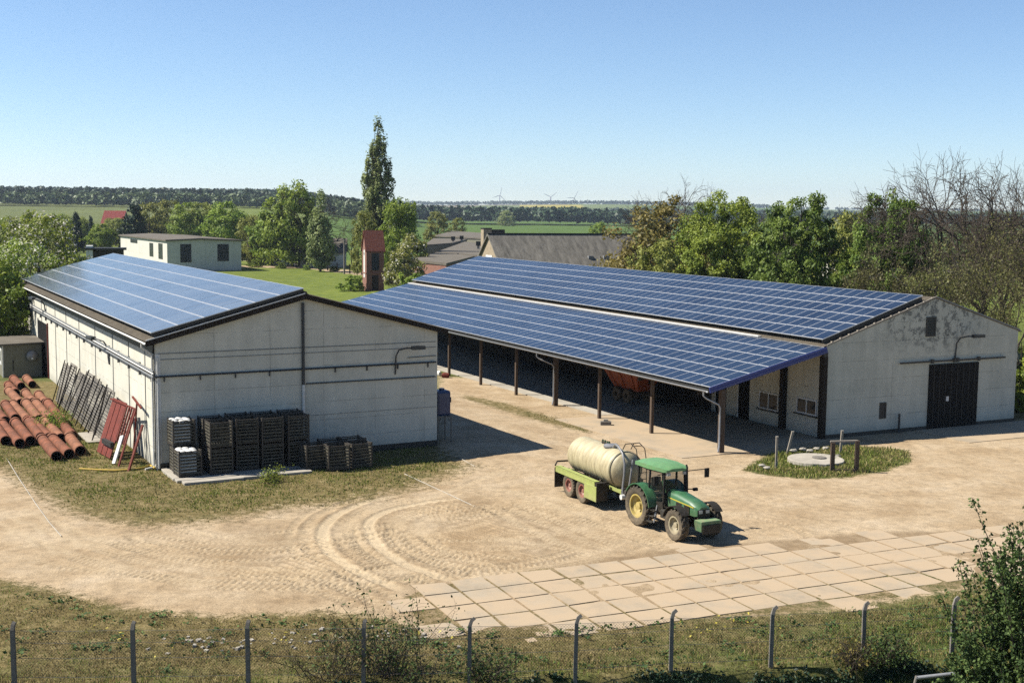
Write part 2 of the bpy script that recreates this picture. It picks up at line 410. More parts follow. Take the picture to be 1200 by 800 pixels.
thin = np.clip(.5+inpoly(THIN, XX, YY)/5., 0, 1); sand = sand*(1-.24*thin)
isle = np.clip(.5+inpoly(ISLE, XX, YY)/1.4, 0, 1); sand = sand*(1-.95*isle)
strip = np.clip(.5+inpoly(STRIP, XX, YY)/2., 0, 1); sand = sand*(1-.62*strip)
sand = np.maximum(sand, np.clip(.5+inpoly(PATHB, XX, YY)/1.0, 0, 1)*(YY > 150)); sand = np.maximum(sand, np.clip(.5+inpoly(PATHC, XX, YY)/1.0, 0, 1)*(YY > 150))
lush = np.clip(.5+inpoly(LUSH, XX, YY)/3., 0, 1)*.38+.42*(XX > 2)*(YY < 46)*np.clip((XX-2)/12, 0, 1)
lush = np.maximum(lush, isle*.8); lush = np.maximum(lush, (YY > 95)*.75); lush = np.clip(lush, 0, 1)
# wheel tracks left by turning vehicles: (pixel polyline on the ground, width in metres, depth)
TR = [([(480, 578), (430, 588), (395, 603), (378, 622), (384, 645), (410, 664), (445, 681), (482, 694)], .5, 1.0),
      ([(545, 583), (480, 592), (440, 605), (432, 620), (445, 642), (475, 661), (510, 674), (545, 684)], .5, 1.0),
      ([(600, 590), (540, 596), (490, 604), (462, 618), (458, 634), (480, 650), (520, 662), (580, 668)], .45, .7),
      ([(620, 602), (560, 606), (515, 614), (500, 628), (520, 642), (570, 652), (640, 655)], .45, .6),
      ([(560, 590), (600, 610), (650, 634), (700, 650)], .6, .8), ([(590, 585), (640, 605), (700, 630), (740, 645)], .6, .8),
      ([(620, 582), (660, 596), (700, 610), (750, 627), (800, 645)], .5, .7),
      ([(0, 600), (100, 640), (220, 668), (340, 676), (430, 676), (520, 660)], .5, .7), ([(0, 618), (90, 655), (210, 682), (330, 690), (440, 686)], .5, .7),
      ([(130, 628), (230, 642), (330, 642), (420, 630), (500, 612)], .5, .8), ([(150, 642), (240, 656), (330, 655), (420, 645)], .45, .7),
      ([(180, 618), (260, 628), (340, 622), (420, 606), (520, 578), (600, 545)], .45, .6), ([(330, 600), (400, 590), (480, 575), (560, 550)], .4, .5),
      ([(340, 665), (380, 680), (420, 698), (460, 715)], .55, .9), ([(310, 668), (345, 684), (385, 702)], .5, .7),
      ([(560, 625), (640, 640), (700, 655), (620, 668), (540, 672)], .45, .6), ([(480, 582), (500, 600), (520, 640), (560, 665)], .35, .4),
      ([(900, 600), (980, 585), (1080, 570), (1200, 560)], .5, .35), ([(900, 575), (980, 570), (1060, 556), (1120, 530)], .5, .35), ([(560, 470), (620, 500), (680, 540), (760, 600)], .5, .25), ([(530, 470), (590, 505), (640, 545)], .5, .25)]
TX = np.zeros_like(XX); trk = np.zeros_like(XX)
jx = (xs > -29.5) & (xs < 32.5); jy = (ys > 32.8) & (ys < 80)
sub = np.ix_(jy, jx); X2 = XX[sub]; Y2 = YY[sub]; t2 = np.zeros_like(X2); c2 = np.zeros_like(X2)
def smooth_poly(p, n=8):
    P = [Vector(G(*q)[:2]) for q in p]; o = []
    for i in range(len(P)-1):
        a = P[max(i-1, 0)]; b = P[i]; c = P[i+1]; d = P[min(i+2, len(P)-1)]
        for k in range(n):
            t = k/n; o.append(.5*((2*b)+(c-a)*t+(2*a-5*b+4*c-d)*t*t+(3*b-a-3*c+d)*t**3))
    return o+[P[-1]]
r9 = random.Random(17)
for _ in range(26):
    cx, cy = r9.uniform(-9, 3), r9.uniform(49, 57); rad = r9.uniform(3.5, 12); a0 = r9.uniform(0, 6.28); da = r9.uniform(.8, 2.2)*(1 if r9.random() < .5 else -1)
    TR.append(([Vector((cx+rad*1.25*cos(a0+da*i/9), cy+rad*.8*sin(a0+da*i/9))) for i in range(10)], r9.uniform(.35, .55), r9.uniform(.3, .6)))
def offset(P, d):
    o = []
    for i, p in enumerate(P):
        e = (P[min(i+1, len(P)-1)]-P[max(i-1, 0)]).normalized(); o.append(p+Vector((-e.y, e.x))*d)
    return o
TR = [(smooth_poly(pl) if not isinstance(pl[0], Vector) else pl, wd, dep, 1.) for pl, wd, dep in TR]
TR[0] = TR[0][:3]+(.12,); TR[1] = TR[1][:3]+(.12,)
for b, ks in ((0, (-2, -1, 1, 2)), (1, (-1, 1, 2, 3)), (2, (1, 2)), (5, (-2, -1, 1, 2)), (6, (-1, 1)), (7, (-1, 1)), (9, (-1, 1)), (13, (-1, 1))):
    for k in ks: TR.append((offset(TR[b][0], k*.72+r9.uniform(-.22, .22)), r9.uniform(.36, .54), r9.uniform(.4, .85), 1.5))
l2 = np.zeros_like(X2); brk = np.clip(.75+vnoise(X2, Y2, 1.9, 71)*2.2, 0, 1)
for P, wd, dep, la in TR:
    s0 = 0.
    best = np.full(X2.shape, 9.); sd = np.zeros_like(X2); ss = np.zeros_like(X2); tot = sum((P[i+1]-P[i]).length for i in range(len(P)-1))
    for i in range(len(P)-1):
        a, b = P[i], P[i+1]; e = b-a; L = e.length; ok = (X2 > min(a.x, b.x)-1) & (X2 < max(a.x, b.x)+1) & (Y2 > min(a.y, b.y)-1) & (Y2 < max(a.y, b.y)+1)
        if ok.any():
            x = X2[ok]-a.x; y = Y2[ok]-a.y; t = np.clip((x*e.x+y*e.y)/(L*L), 0, 1); dx = x-t*e.x; dy = y-t*e.y; d = np.sqrt(dx*dx+dy*dy)
            sg = np.sign(e.x*dy-e.y*dx); bb = best[ok]; m = d < bb; bb[m] = d[m]; best[ok] = bb
            q = sd[ok]; q[m] = (sg*d)[m]; sd[ok] = q; q = ss[ok]; q[m] = (s0+t*L)[m]; ss[ok] = q
        s0 += L
    fade = sstep(0, 1.5, ss)*sstep(0, 1.5, tot-ss)*(best < 1)
    ins = 1-sstep(wd*.42, wd*.58, best); berm = np.exp(-((best-wd*.68)/.11)**2)
    lug = np.sin(2*pi*(ss-np.abs(sd)*.7)/.27)
    t2 += dep*fade*(brk if la > .5 else 1.)*(-.035*ins+.03*berm+.045*la*ins*lug); l2 = np.maximum(l2, dep*fade*ins*(.5-.5*lug)*min(la, 1)*brk); c2 = np.maximum(c2, dep*fade*(ins*(.5+.5*lug*min(la, 1)+(.5 if la < .5 else 0))))  # tread relief is also shaded in colour: gaps darker, crests lighter
churn = sstep(.62, .9, sand)[sub]
t2 += churn*(vnoise(X2, Y2, .28, 1)*.035+vnoise(X2, Y2, .9, 2)*.05)+(1-churn)*(vnoise(X2, Y2, .25, 4)*.05+vnoise(X2, Y2, .8, 5)*.08)
# dragged ripples of tread across the turning area
rip = np.sin(2*pi*(X2*.55+Y2*1.0+1.6*vnoise(X2, Y2, 3., 8))/.36)*np.clip(vnoise(X2, Y2, 1.6, 9)*3+.35, 0, 1)
area = np.clip(.5+inpoly(W([(330, 600), (560, 575), (700, 600), (760, 640), (560, 680), (470, 720), (330, 700), (180, 660)]), X2, Y2)/4, 0, 1)
t2 += .05*rip*area*churn
chm = np.zeros_like(XX)  # churned soil, plus shade painted into ripple troughs and tread gaps
PAVQ = None
PAV = np.array(W([(478, 716), (470, 700), (500, 688), (560, 678), (640, 664), (720, 652), (800, 641), (900, 634), (1010, 624), (1130, 622), (1400, 618), (1400, 660), (1118, 690), (1010, 704), (930, 718), (850, 724), (790, 735), (700, 738), (640, 742), (560, 738), (500, 738)]))
pvm = inpoly(PAV, X2, Y2); pv = np.clip(pvm/.4+.5, 0, 1)
vR_ = (X2-RO.x)*cos(RA)+(Y2-RO.y)*sin(RA); uR_ = -(X2-RO.x)*sin(RA)+(Y2-RO.y)*cos(RA)
ap = ((uR_ > -1.1) & (uR_ < 15) & (vR_ < 0) & (vR_ > -11.1)) | ((uR_ > -5.1) & (uR_ < 0) & (vR_ > 6.7) & (vR_ < 20.5))
t2 *= (1-pv)*(1-ap)
t2 += pv*(.046*np.clip((pvm-2.6)/2.6, 0, 1)+.045*vnoise(X2, Y2, 2.6, 66)+.03*vnoise(X2, Y2, .5, 67)-.010)
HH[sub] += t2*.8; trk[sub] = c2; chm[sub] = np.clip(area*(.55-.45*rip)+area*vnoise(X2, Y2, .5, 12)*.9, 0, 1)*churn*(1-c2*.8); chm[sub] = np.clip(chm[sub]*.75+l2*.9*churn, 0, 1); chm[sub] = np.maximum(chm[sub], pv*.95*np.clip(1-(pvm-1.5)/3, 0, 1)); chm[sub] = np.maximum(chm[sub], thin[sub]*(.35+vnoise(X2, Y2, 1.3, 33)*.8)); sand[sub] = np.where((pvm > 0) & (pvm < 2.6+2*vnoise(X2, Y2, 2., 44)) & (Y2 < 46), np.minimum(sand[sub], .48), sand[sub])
co = np.stack([XX.ravel(), YY.ravel(), HH.ravel()], 1)
i0 = (np.arange(ny-1)[:, None]*nx+np.arange(nx-1)[None, :]).ravel()
quads = np.stack([i0, i0+1, i0+nx+1, i0+nx], 1)
# land-use colours (real crop, stubble and meadow colours)
c = np.zeros((ny, nx, 4)); c[..., 3] = 1
meadow = np.array([.15, .20, .035]); crop = np.array([.09, .16, .028]); pale = np.array([.13, .16, .05]); rape = np.array([.42, .36, .03]); stub = np.array([.22, .19, .10])
c[..., :3] = meadow
ang = XX/np.maximum(YY, 1); dist = YY
m = (dist > 330) & (ang > -.155); c[m, :3] = crop
m = (dist > 380) & (ang <= -.155) & (dist < 900); c[m, :3] = meadow
m = (dist > 620) & (ang <= -.26); c[m, :3] = pale
m = (dist > 1700); c[m, :3] = pale*.8
blk = (np.floor((XX+3000)/520+np.floor(YY/900)*.37).astype(int)*7+np.floor(YY/900).astype(int)*5) % 6
for k, cc in enumerate([crop, pale, stub*.8, meadow, crop*1.2, pale]): c[m & (blk == k), :3] = cc
m = (dist > 3300) & (dist < 4600) & (ang > .005) & (ang < .055); c[m, :3] = rape
gme = npmesh('ground', co, quads, [], smooth=True)
ca = gme.attributes.new('land', 'FLOAT_COLOR', 'POINT'); ca.data.foreach_set('color', c.astype(np.float32).ravel())
for nm, arr in (('sand', sand), ('lush', lush), ('track', trk), ('churn_shade', chm)):
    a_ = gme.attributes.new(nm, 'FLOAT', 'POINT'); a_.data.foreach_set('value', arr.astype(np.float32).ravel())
g = NT('ground_mix')
def att(n_):
    x = g.n('Attribute'); x.attribute_name = n_; return x
v = g.coord('Object')
big = g.noise(v, .35, 6, .6); mid = g.noise(v, 2.2, 6, .7); fine = g.noise(v, 14, 4, .7); vf = g.noise(v, 40, 2, .6)
sandc = g.ramp(big, [(.3, (.40, .285, .165)), (.5, (.51, .385, .24)), (.72, (.61, .485, .33))])
sandc = g.mix(.7, sandc, g.ramp(mid, [(.30, .58), (.5, .95), (.66, 1.15)]), 'MULTIPLY')
sandc = g.mix(.6, sandc, g.ramp(fine, [(.32, .48), (.5, .92), (.64, 1.15)]), 'MULTIPLY')
sandc = g.mix(g.math('MULTIPLY', g.math('MULTIPLY', att('churn_shade').outputs['Fac'], g.ramp(mid, [(.32, 1.), (.66, .55)])), 1.), sandc, (.25, .175, .10))
sandc = g.mix(g.math('MULTIPLY', att('track').outputs['Fac'], .6), sandc, (.62, .50, .33))
st = g.ramp(g.noise(v, 22, 2, .5), [(.68, 0.), (.71, 1.)]); sandc = g.mix(g.math('MULTIPLY', st, .75), sandc, (.16, .12, .08))
stt = g.ramp(g.noise(v, 5.5, 4, .7), [(.64, 0.), (.70, 1.)]); sandc = g.mix(g.math('MULTIPLY', stt, .35), sandc, (.27, .20, .11))
dry = g.ramp(mid, [(.3, (.095, .075, .028)), (.5, (.20, .155, .06)), (.7, (.33, .26, .13))])
green = g.ramp(mid, [(.3, (.035, .06, .014)), (.5, (.08, .115, .025)), (.72, (.17, .18, .055))])
lf = g.math('ADD', att('lush').outputs['Fac'], g.math('MULTIPLY', g.math('SUBTRACT', g.noise(v, .8, 5, .65), .5), 1.8))
lf = g.math('MINIMUM', g.math('MAXIMUM', lf, 0.), 1.)
grass = g.mix(lf, dry, green)
grass = g.mix(.75, grass, g.ramp(fine, [(.30, .38), (.5, .9), (.68, 1.35)]), 'MULTIPLY')
sep = g.n('SeparateXYZ'); tcc = g.n('TexCoord'); g.l(tcc.outputs['Object'], sep.inputs[0])
farf = g.math('MINIMUM', g.math('MAXIMUM', g.math('MULTIPLY', g.math('SUBTRACT', sep.outputs[1], 90.), .012), 0.), 1.)
farc = g.mix(.5, att('land').outputs['Color'], g.ramp(g.noise(g.coord('Object', (1, .3, 1)), .06, 5, .6), [(.3, .6), (.7, 1.15)]), 'MULTIPLY')
farc = g.mix(.8, farc, g.ramp(g.noise(v, .35, 8, .75), [(.35, (.55, .62, .5)), (.65, (1.5, 1.3, 1.1))]), 'MULTIPLY')
grass = g.mix(farf, grass, farc)
sf = g.math('ADD', att('sand').outputs['Fac'], g.math('MULTIPLY', g.math('SUBTRACT', g.math('ADD', g.math('MULTIPLY', mid, .5), g.math('MULTIPLY', fine, .5)), .5), 1.5))
sf = g.ramp(sf, [(.40, 0.), (.60, 1.)])
col = g.mix(sf, grass, sandc)
bh = g.math('ADD', g.math('MULTIPLY', fine, .6), g.math('MULTIPLY', vf, .25)); bh = g.math('ADD', bh, g.math('MULTIPLY', mid, .5))
g.bump(bh, .75, .06)
g.out(col, .95); g.b.inputs['Specular IOR Level'].default_value = .15
gme.materials.append(MATS['ground_mix'])
ground = bpy.data.objects.new('ground', gme); COL.objects.link(ground); tag(ground, kind='structure')

# ---- concrete pavement of square slabs in the yard, sunk and edged unevenly
pm = NT('slab'); v = pm.coord('Object'); at = pm.n('Attribute'); at.attribute_name = 'tone'
pc = pm.ramp(pm.noise(v, .7, 6, .65), [(.3, (.35, .29, .205)), (.7, (.49, .41, .295))])
pc = pm.mix(.6, pc, pm.ramp(pm.noise(v, 9, 4, .7), [(.3, .7), (.7, 1.05)]), 'MULTIPLY')
tn = pm.n('MapRange'); pm.l(at.outputs['Fac'], tn.inputs[0]); tn.inputs[3].default_value = .88; tn.inputs[4].default_value = 1.06
pc = pm.mix(1., pc, tn.outputs[0], 'MULTIPLY')
pc = pm.mix(pm.ramp(pm.noise(v, .45, 5, .7), [(.34, .15), (.54, .95)]), pc, (.49, .37, .235))
pm.bump(pm.noise(v, 18, 4, .7), .4, .01); pm.out(pc, .92)
GA = radians(24); gu = Vector((-sin(GA), cos(GA))); gv = Vector((cos(GA), sin(GA))); O0 = Vector((.73, 40.93))
rr = random.Random(5); V = []; Q = []; T = []
for i in range(-6, 28):
    for j in range(-14, 12):
        wv = [O0+gv*((i+a)*1.42)+gu*((j+b)*1.42) for a, b in ((.03, .02), (.97, .02), (.97, .98), (.03, .98))]
        cc = sum(wv, Vector((0, 0)))/4
        sdv = float(inpoly(PAV, np.array([cc.x]), np.array([cc.y]))[0])
        if sdv < -.1 or (sdv < 1.0 and rr.random() < .3): continue
        zc = .012+rr.uniform(-.007, .007); tx, ty = rr.uniform(-.006, .006), rr.uniform(-.006, .006); b = len(V)
        top = []
        for q, (a, b_) in zip(wv, ((-1, -1), (1, -1), (1, 1), (-1, 1))):
            q = q+(cc-q)*(rr.uniform(0, .03) if rr.random() < .85 else rr.uniform(.04, .16)); top.append((q.x, q.y, zc+a*tx+b_*ty))
        V += [(x, y, -.12) for x, y, z in top]+top; t = rr.random(); T += [t]*8
        Q += [(b+4, b+5, b+6, b+7), (b, b+1, b+5, b+4), (b+1, b+2, b+6, b+5), (b+2, b+3, b+7, b+6), (b+3, b, b+4, b+7)]
# pavement
pav = bpy.data.objects.new('pavement', npmesh('pavement', np.array(V), np.array(Q), ['slab'], np.array(T))); COL.objects.link(pav); tag(pav, kind='structure')
# concrete apron under and before the open side of the barn, and before the barn door
def sheet(name, pts, z, mat, th=.1):
    mb = MB(); n = len(pts); vs = [(p[0], p[1], hz(*p)+z) for p in pts]+[(p[0], p[1], hz(*p)+z-th) for p in pts]
    mb.add(vs, [tuple(range(n))]+[(i, i+n, (i+1) % n+n, (i+1) % n) for i in range(n)], mat)
    return tag(mb.build(name), kind='structure')
def grid_sheet(name, fn, us, vs_, z, mat):
    V = []; Q = []
    for u in us:
        for v_ in vs_:
            p = fn(v_, u); V.append((p.x, p.y, hz(p.x, p.y)+z))
    n = len(vs_)
    for i in range(len(us)-1):
        for j in range(n-1): Q.append((i*n+j, i*n+j+1, (i+1)*n+j+1, (i+1)*n+j))
    o = bpy.data.objects.new(name, npmesh(name, np.array(V), np.array(Q), [mat])); COL.objects.link(o); md = o.modifiers.new('solid', 'SOLIDIFY'); md.thickness = .2; md.offset = -1; return tag(o, kind='structure')
grid_sheet('barn_apron', Rw, np.linspace(-.6, 14.5, 24), np.linspace(-10.6, -.15, 20), .03, 'slab')
grid_sheet('barn_floor', Rw, np.linspace(14.5, 66, 60), np.linspace(-7.0, -.15, 12), .05, 'concrete')
grid_sheet('door_apron', Rw, np.linspace(-4.6, -.1, 8), np.linspace(7.2, 20, 10), .03, 'slab')
# ================================================================== buildings
def onp(O, a, px, py, axis, val):
    d = Vector(ray(px, py)); R_ = Matrix.Rotation(-a, 3, 'Z'); o = R_ @ (Vector((0, 0, CAMH))-O); d = R_ @ d
    t = (val-o[axis])/d[axis]; return o+d*t
def onL(px, py, axis, val): return onp(LO, LA, px, py, axis, val)
def onR(px, py, axis, val): return onp(RO, RA, px, py, axis, val)
def lamp(parent, base, d, n, flip=1):
    """swan-neck wall lamp: base point, direction along the wall d, outward normal n"""
    b = Vector(base); d = Vector(d); n = Vector(n); m = MB()
    m.tube([b-Vector((0, 0, .5)), b+n*.06, b+n*.1+Vector((0, 0, .55)), b+n*.3+d*.1+Vector((0, 0, .9)), b+n*.6+d*.45+Vector((0, 0, 1.02)), b+n*.75+d*.7+Vector((0, 0, 1.02))], .045, 'dark_pipe', 6)
    o = m.build('wall_lamp', parent, True)
    h = MB(); p = b+n*.78+d*.65+Vector((0, 0, 1.03)); q = p+d*.75+n*.2+Vector((0, 0, .03)); h.bar(p, q, .34, .2, 'lamp_housing'); h.bar(p+Vector((0, 0, -.085)), q+Vector((0, 0, -.085)), .18, .03, 'lamp_glass')
    h.build('lamp_head', o, bevel=.03)
def panel_mesh(name, n_u, n_r, rows, cols, top):
    pass
PW, PH = 1.0, None
def solar(parent, v0, v1, z0, z1, u0, u1, rows, keep=100, cell='solar_cell'):
    """modules lying on a slope from (v0,z0) to (v1,z1), ranked along u; the ones nearest the gable are parts of their own"""
    ln = hypot(v1-v0, z1-z0); ph = ln/rows; n = int(round((u1-u0)/1.0)); pw = (u1-u0)/n
    m = MB(); t = .045; x1 = pw-.02; y1 = ph-.024; fr = .025; fe = .042
    m.box(0, x1, 0, y1, -t, 0, 'panel_frame')
    m.add([(fr, fe, .003), (x1-fr, fe, .003), (x1-fr, y1-fe, .003), (fr, y1-fe, .003)], [(0, 1, 2, 3)], cell)
    proto = m.build('solar_panel', parent); me = proto.data
    ang = atan2(z1-z0, v1-v0)
    def MX(i, j):
        u = u0+i*pw; s = j*ph; p = Vector((v0+(v1-v0)*s/ln, u, z0+(z1-z0)*s/ln))
        ex = Vector((0, 1, 0)); ey = Vector(((v1-v0)/ln, 0, (z1-z0)/ln)); ez = ex.cross(ey)
        if ez.z < 0: ez = -ez
        Mx = Matrix((ex, ey, ez)).transposed().to_4x4(); Mx.translation = p; return Mx
    allp = [(i, j) for i in range(n) for j in range(rows)]
    ind = allp[:keep]; rest = allp[keep:]
    for k, (i, j) in enumerate(ind):
        o = proto if k == 0 else proto.copy()
        if k: COL.objects.link(o)
        o.parent = parent; o.matrix_local = MX(i, j) @ Matrix.Rotation(rr.gauss(0, .0022), 4, 'X') @ Matrix.Rotation(rr.gauss(0, .0022), 4, 'Y')
    r = MB()
    for i, j in rest:
        Mx = MX(i, j) @ Matrix.Rotation(rr.gauss(0, .0022), 4, 'X') @ Matrix.Rotation(rr.gauss(0, .0022), 4, 'Y')
        r.box(0, x1, 0, y1, -t, 0, 'panel_frame', Mx)
        r.add([Mx @ Vector(q) for q in ((fr, fe, .003), (x1-fr, fe, .003), (x1-fr, y1-fe, .003), (fr, y1-fe, .003))], [(0, 1, 2, 3)], cell)
    o = r.build('solar_panel', parent); tag(o, kind='stuff')
def window(parent, c, w_, h_, axis, out, mat='frame_white', glassm='window_glass', panes=2, sill=None, name='window', fw=.1, bars=0):
    """window on a wall: c centre in local coords, axis = local axis the wall runs along (0 or 1), out = outward sign"""
    m = MB(); k = 1-axis
    def bx(a0, a1, z0, z1, d0, d1, mt, mb):
        lo = [0, 0]; hi = [0, 0]; lo[axis] = c[axis]+a0; hi[axis] = c[axis]+a1
        e0, e1 = c[k]+out*d0, c[k]+out*d1; lo[k] = min(e0, e1); hi[k] = max(e0, e1)
        mb.box(lo[0], hi[0], lo[1], hi[1], c[2]+z0, c[2]+z1, mt)
    bx(-w_/2, w_/2, h_/2-fw, h_/2, 0, .05, mat, m); bx(-w_/2, w_/2, -h_/2, -h_/2+fw, 0, .05, mat, m)
    xs_ = [-w_/2+fw/2+(w_-fw)*i/panes for i in range(panes+1)]
    for x in xs_: bx(x-fw/2, x+fw/2, -h_/2+fw, h_/2-fw, 0, .05, mat, m)
    for b in range(bars):
        z = -h_/2+h_*(b+1)/(bars+1); bx(-w_/2, w_/2, z-.02, z+.02, 0, .045, mat, m)
    o = m.build(name, parent)
    g_ = MB(); bx(-w_/2+.02, w_/2-.02, -h_/2+.02, h_/2-.02, .004, .02, glassm, g_); g_.build('pane', o)
    if sill:
        s_ = MB(); bx(-w_/2-.12, w_/2+.12, -h_/2-.08, -h_/2-.003, 0, .16, sill, s_); s_.build('sill', o)
    return o

# ---------------------------------------------------------------- left shed
shed = thing('storage_shed', 'white concrete shed on the left with solar panels covering its sunny roof slope', 'shed', LO, LA)
LWID, LLEN = 15.8, 53.1; RZ = 8.95; SL = .262
def lzt(v): return RZ-SL*abs(v-LWID/2)
m = MB(); gp = [(0, -.3), (LWID, -.3), (LWID, lzt(LWID)-.16), (LWID/2, RZ-.16), (0, lzt(0)-.16)]
m.prism([(0, -.3), (LWID, -.3), (LWID, lzt(LWID)-.16), (LWID/2, RZ-.16), (0, lzt(0)-.16)], 0, .3, 'shed_wall')
m.build('gable_wall', shed)
m = MB(); m.prism(gp, LLEN-.3, LLEN, 'shed_wall'); m.build('rear_wall', shed)
m = MB(); m.box(.003, .3, .3, LLEN-.3, -.3, lzt(0)-.12, 'shed_wall'); m.build('side_wall', shed)
m = MB(); m.box(LWID-.3, LWID-.003, .3, LLEN-.3, -.3, lzt(LWID)-.12, 'shed_wall'); m.build('side_wall', shed)
m = MB()
ov = .55; e0 = -.27; e1 = LLEN+.3
# roof sheet, corrugated along the slope, both sides
def roof_sheet(mb, v0, z0, v1, z1, u0, u1, th, mat, n=None, amp=.025):
    n = n or int((u1-u0)/.18*2); b = []
    us = [u0+(u1-u0)*i/n for i in range(n+1)]
    vs_ = []
    for i, u in enumerate(us):
        a = amp*(1 if i % 2 else -1)
        vs_ += [(v0, u, z0+a), (v1, u, z1+a)]
    fs = [(2*i, 2*i+1, 2*i+3, 2*i+2) for i in range(n)]
    k = len(vs_); vs_ += [(x, y, z-th) for x, y, z in vs_]
    fs += [(k+2*i, k+2*i+2, k+2*i+3, k+2*i+1) for i in range(n)]
    for i in range(n): fs += [(2*i, 2*i+2, k+2*i+2, k+2*i), (2*i+1, k+2*i+1, k+2*i+3, 2*i+3)]
    fs += [(0, k, k+1, 1), (2*n, 2*n+1, k+2*n+1, k+2*n)]
    mb.add(vs_, fs, mat)
roof_sheet(m, -ov, lzt(-ov), LWID/2, RZ, e0, e1, .05, 'fibre_roof'); roof_sheet(m, LWID+ov, lzt(LWID+ov), LWID/2, RZ, e0, e1, .05, 'fibre_roof')
rf = m.build('roof', shed)
m = MB(); m.tube([(LWID/2, e0, RZ+.02), (LWID/2, e1, RZ+.02)], .11, 'fibre_roof', 8); m.build('ridge_cap', rf)
# barge boards, eave boards and a strip for the eave shadow
m = MB()
for s_ in (0, 1):
    va, vb = (-ov, LWID/2) if s_ == 0 else (LWID+ov, LWID/2)
    m.add([(va, e0-.04, lzt(va)-.02), (vb, e0-.04, RZ-.02), (vb, e0-.04, RZ-.30), (va, e0-.04, lzt(va)-.30), (va, e0+.02, lzt(va)-.02), (vb, e0+.02, RZ-.02), (vb, e0+.02, RZ-.30), (va, e0+.02, lzt(va)-.30)], [(0, 1, 2, 3), (4, 5, 6, 7), (0, 1, 5, 4), (2, 3, 7, 6), (0, 3, 7, 4), (1, 2, 6, 5)], 'dark_wood')
m.build('barge_board', shed)
m = MB(); m.box(-ov+.02, -.02, e0+.03, e1-.03, lzt(-.0)-.33, lzt(0)-.27, 'dark_wood'); m.box(-.09, -.004, .3, LLEN, 6.0, lzt(0)-.34, 'dark_trim')  # second box: eave shade on the wall, built as a dark strip
m.build('eave_board_shade', shed)
# white angle strip running up the rake under the modules
m = MB(); m.bar((-ov, e0-.07, lzt(-ov)+.02), (LWID/2-.05, e0-.07, RZ+.02), .05, .06, 'white_trim'); m.build('rake_strip', shed)
# gutter with brackets
def gutter(parent, v, z, u0, u1, mat='white_trim', r=.075, side=-1):
    g_ = MB(); n = 8; prof = [(v+side*(r+.0)+r*cos(a), z+r*sin(a)) for a in [pi+pi*i/n for i in range(n+1)]]
    vs_ = []; 
    for u in (u0, u1): vs_ += [(p[0], u, p[1]) for p in prof]+[(p[0]*.999+v*.001, u, p[1]+.012) for p in prof]
    k = n+1; g_.add(vs_, [(i, i+1, 2*k+i+1, 2*k+i) for i in range(n)], mat)
    g_.bar((v+side*2*r, u0, z), (v+side*2*r, u1, z), .02, .025, mat)
    return g_.build('gutter', parent)
gutter(shed, -ov-.02, lzt(-ov)-.10, e0-.05, e1)
# downpipes on the long wall: from the gutter, back to the wall, down
for k, (pa, u) in enumerate((((0, 0), .35), ((0, 0), LLEN-.4))):
    m = MB(); z0 = lzt(-ov)-.2
    m.tube([(-ov-.08, u, z0), (-ov-.08, u, z0-.18), (-.12, u, z0-.55), (-.12, u, z0-.9), (-.12, u, .25)]+([(-.16, u, .1), (-.6, u-.15, .06)] if k == 0 else []), .055, 'grey_pipe' if k else 'white_trim', 8)
    m.build('downpipe', shed, True)
m = MB()
m.tube([(.06, -.07, 5.85), (.06, -.07, .1)], .05, 'white_trim', 8); m.build('downpipe', shed, True)
m = MB(); m.tube([(-.06, .16, 6.0), (-.06, .16, .3)], .035, 'dark_pipe', 6); m.build('drain_stack', shed, True)
# centre stack on the gable, dark above and white below
xc = onL(355, 400, 1, -.05).x
m = MB(); m.tube([(xc, -.09, RZ-.5), (xc, -.09, 4.0)], .085, 'dark_pipe', 8); m.tube([(xc, -.09, 4.02), (xc, -.09, .2)], .085, 'white_trim', 8); m.build('drain_stack', shed, True)
# pipes on the gable and along the wall
m = MB(); pa = onL(186, 441.5, 1, -.1); pb = onL(511, 424, 1, -.1)
m.tube([(-.1, -.1, pa.z), (pa.x, -.1, pa.z), (pb.x, -.1, pb.z)], .05, 'dark_pipe', 8)
for i in range(9):
    x = .4+i*1.85; z = pa.z+(pb.z-pa.z)*x/LWID; m.box(x-.03, x+.03, -.08, -.003, z-.28, z-.03, 'dark_pipe')
m.build('gable_pipe', shed, True)
m = MB(); a_ = onL(359, 449.5, 1, -.08); b_ = onL(510, 441, 1, -.08); m.tube([a_, b_], .035, 'dark_pipe', 6)
a_ = onL(478, 419, 1, -.06); b_ = onL(511, 416.5, 1, -.06); m.tube([a_, b_], .02, 'dark_pipe', 6); m.build('cable_duct', shed, True)
m = MB()
for dz, r, mt in ((0, .055, 'grey_pipe'), (.18, .04, 'white_trim'), (.30, .05, 'grey_pipe')):
    m.tube([(-.16, -.1, pa.z-.02+dz), (-.16, LLEN+.5, pa.z+.12+dz)], r, mt, 8)
for i in range(18): u = .8+i*2.95; m.box(-.12, -.003, u-.03, u+.03, pa.z-.35, pa.z+.34, 'grey_pipe')
m.build('wall_pipe', shed, True)
# thin joints: battens over the slab joints on the long wall
for u in (2.6, 6.9, 11.6, 17.5, 23.6, 29.2, 34.4, 41.8, 47.0): m = MB(); m.box(-.03, .001, u-.04, u+.04, 0, 6.02, 'grey_pipe'); m.build('joint_batten', shed)
m = MB(); 
for z in (6.03, 5.72): m.box(.1, LWID-.1, -.02, .001, z-.02, z+.02, 'grey_pipe')
m.box(7.9, LWID-.1, -.02, .001, 2.28, 2.30, 'grey_pipe')
m.build('joint_strip', shed)
m = MB(); m.box(-.012, LWID+.012, -.05, 0, -.3, .34, 'dark_trim'); m.build('plinth', shed)
m = MB(); m.box(-.05, .22, -.03, .0, -.02, 6.0, 'white_trim'); m.build('corner_strip', shed)
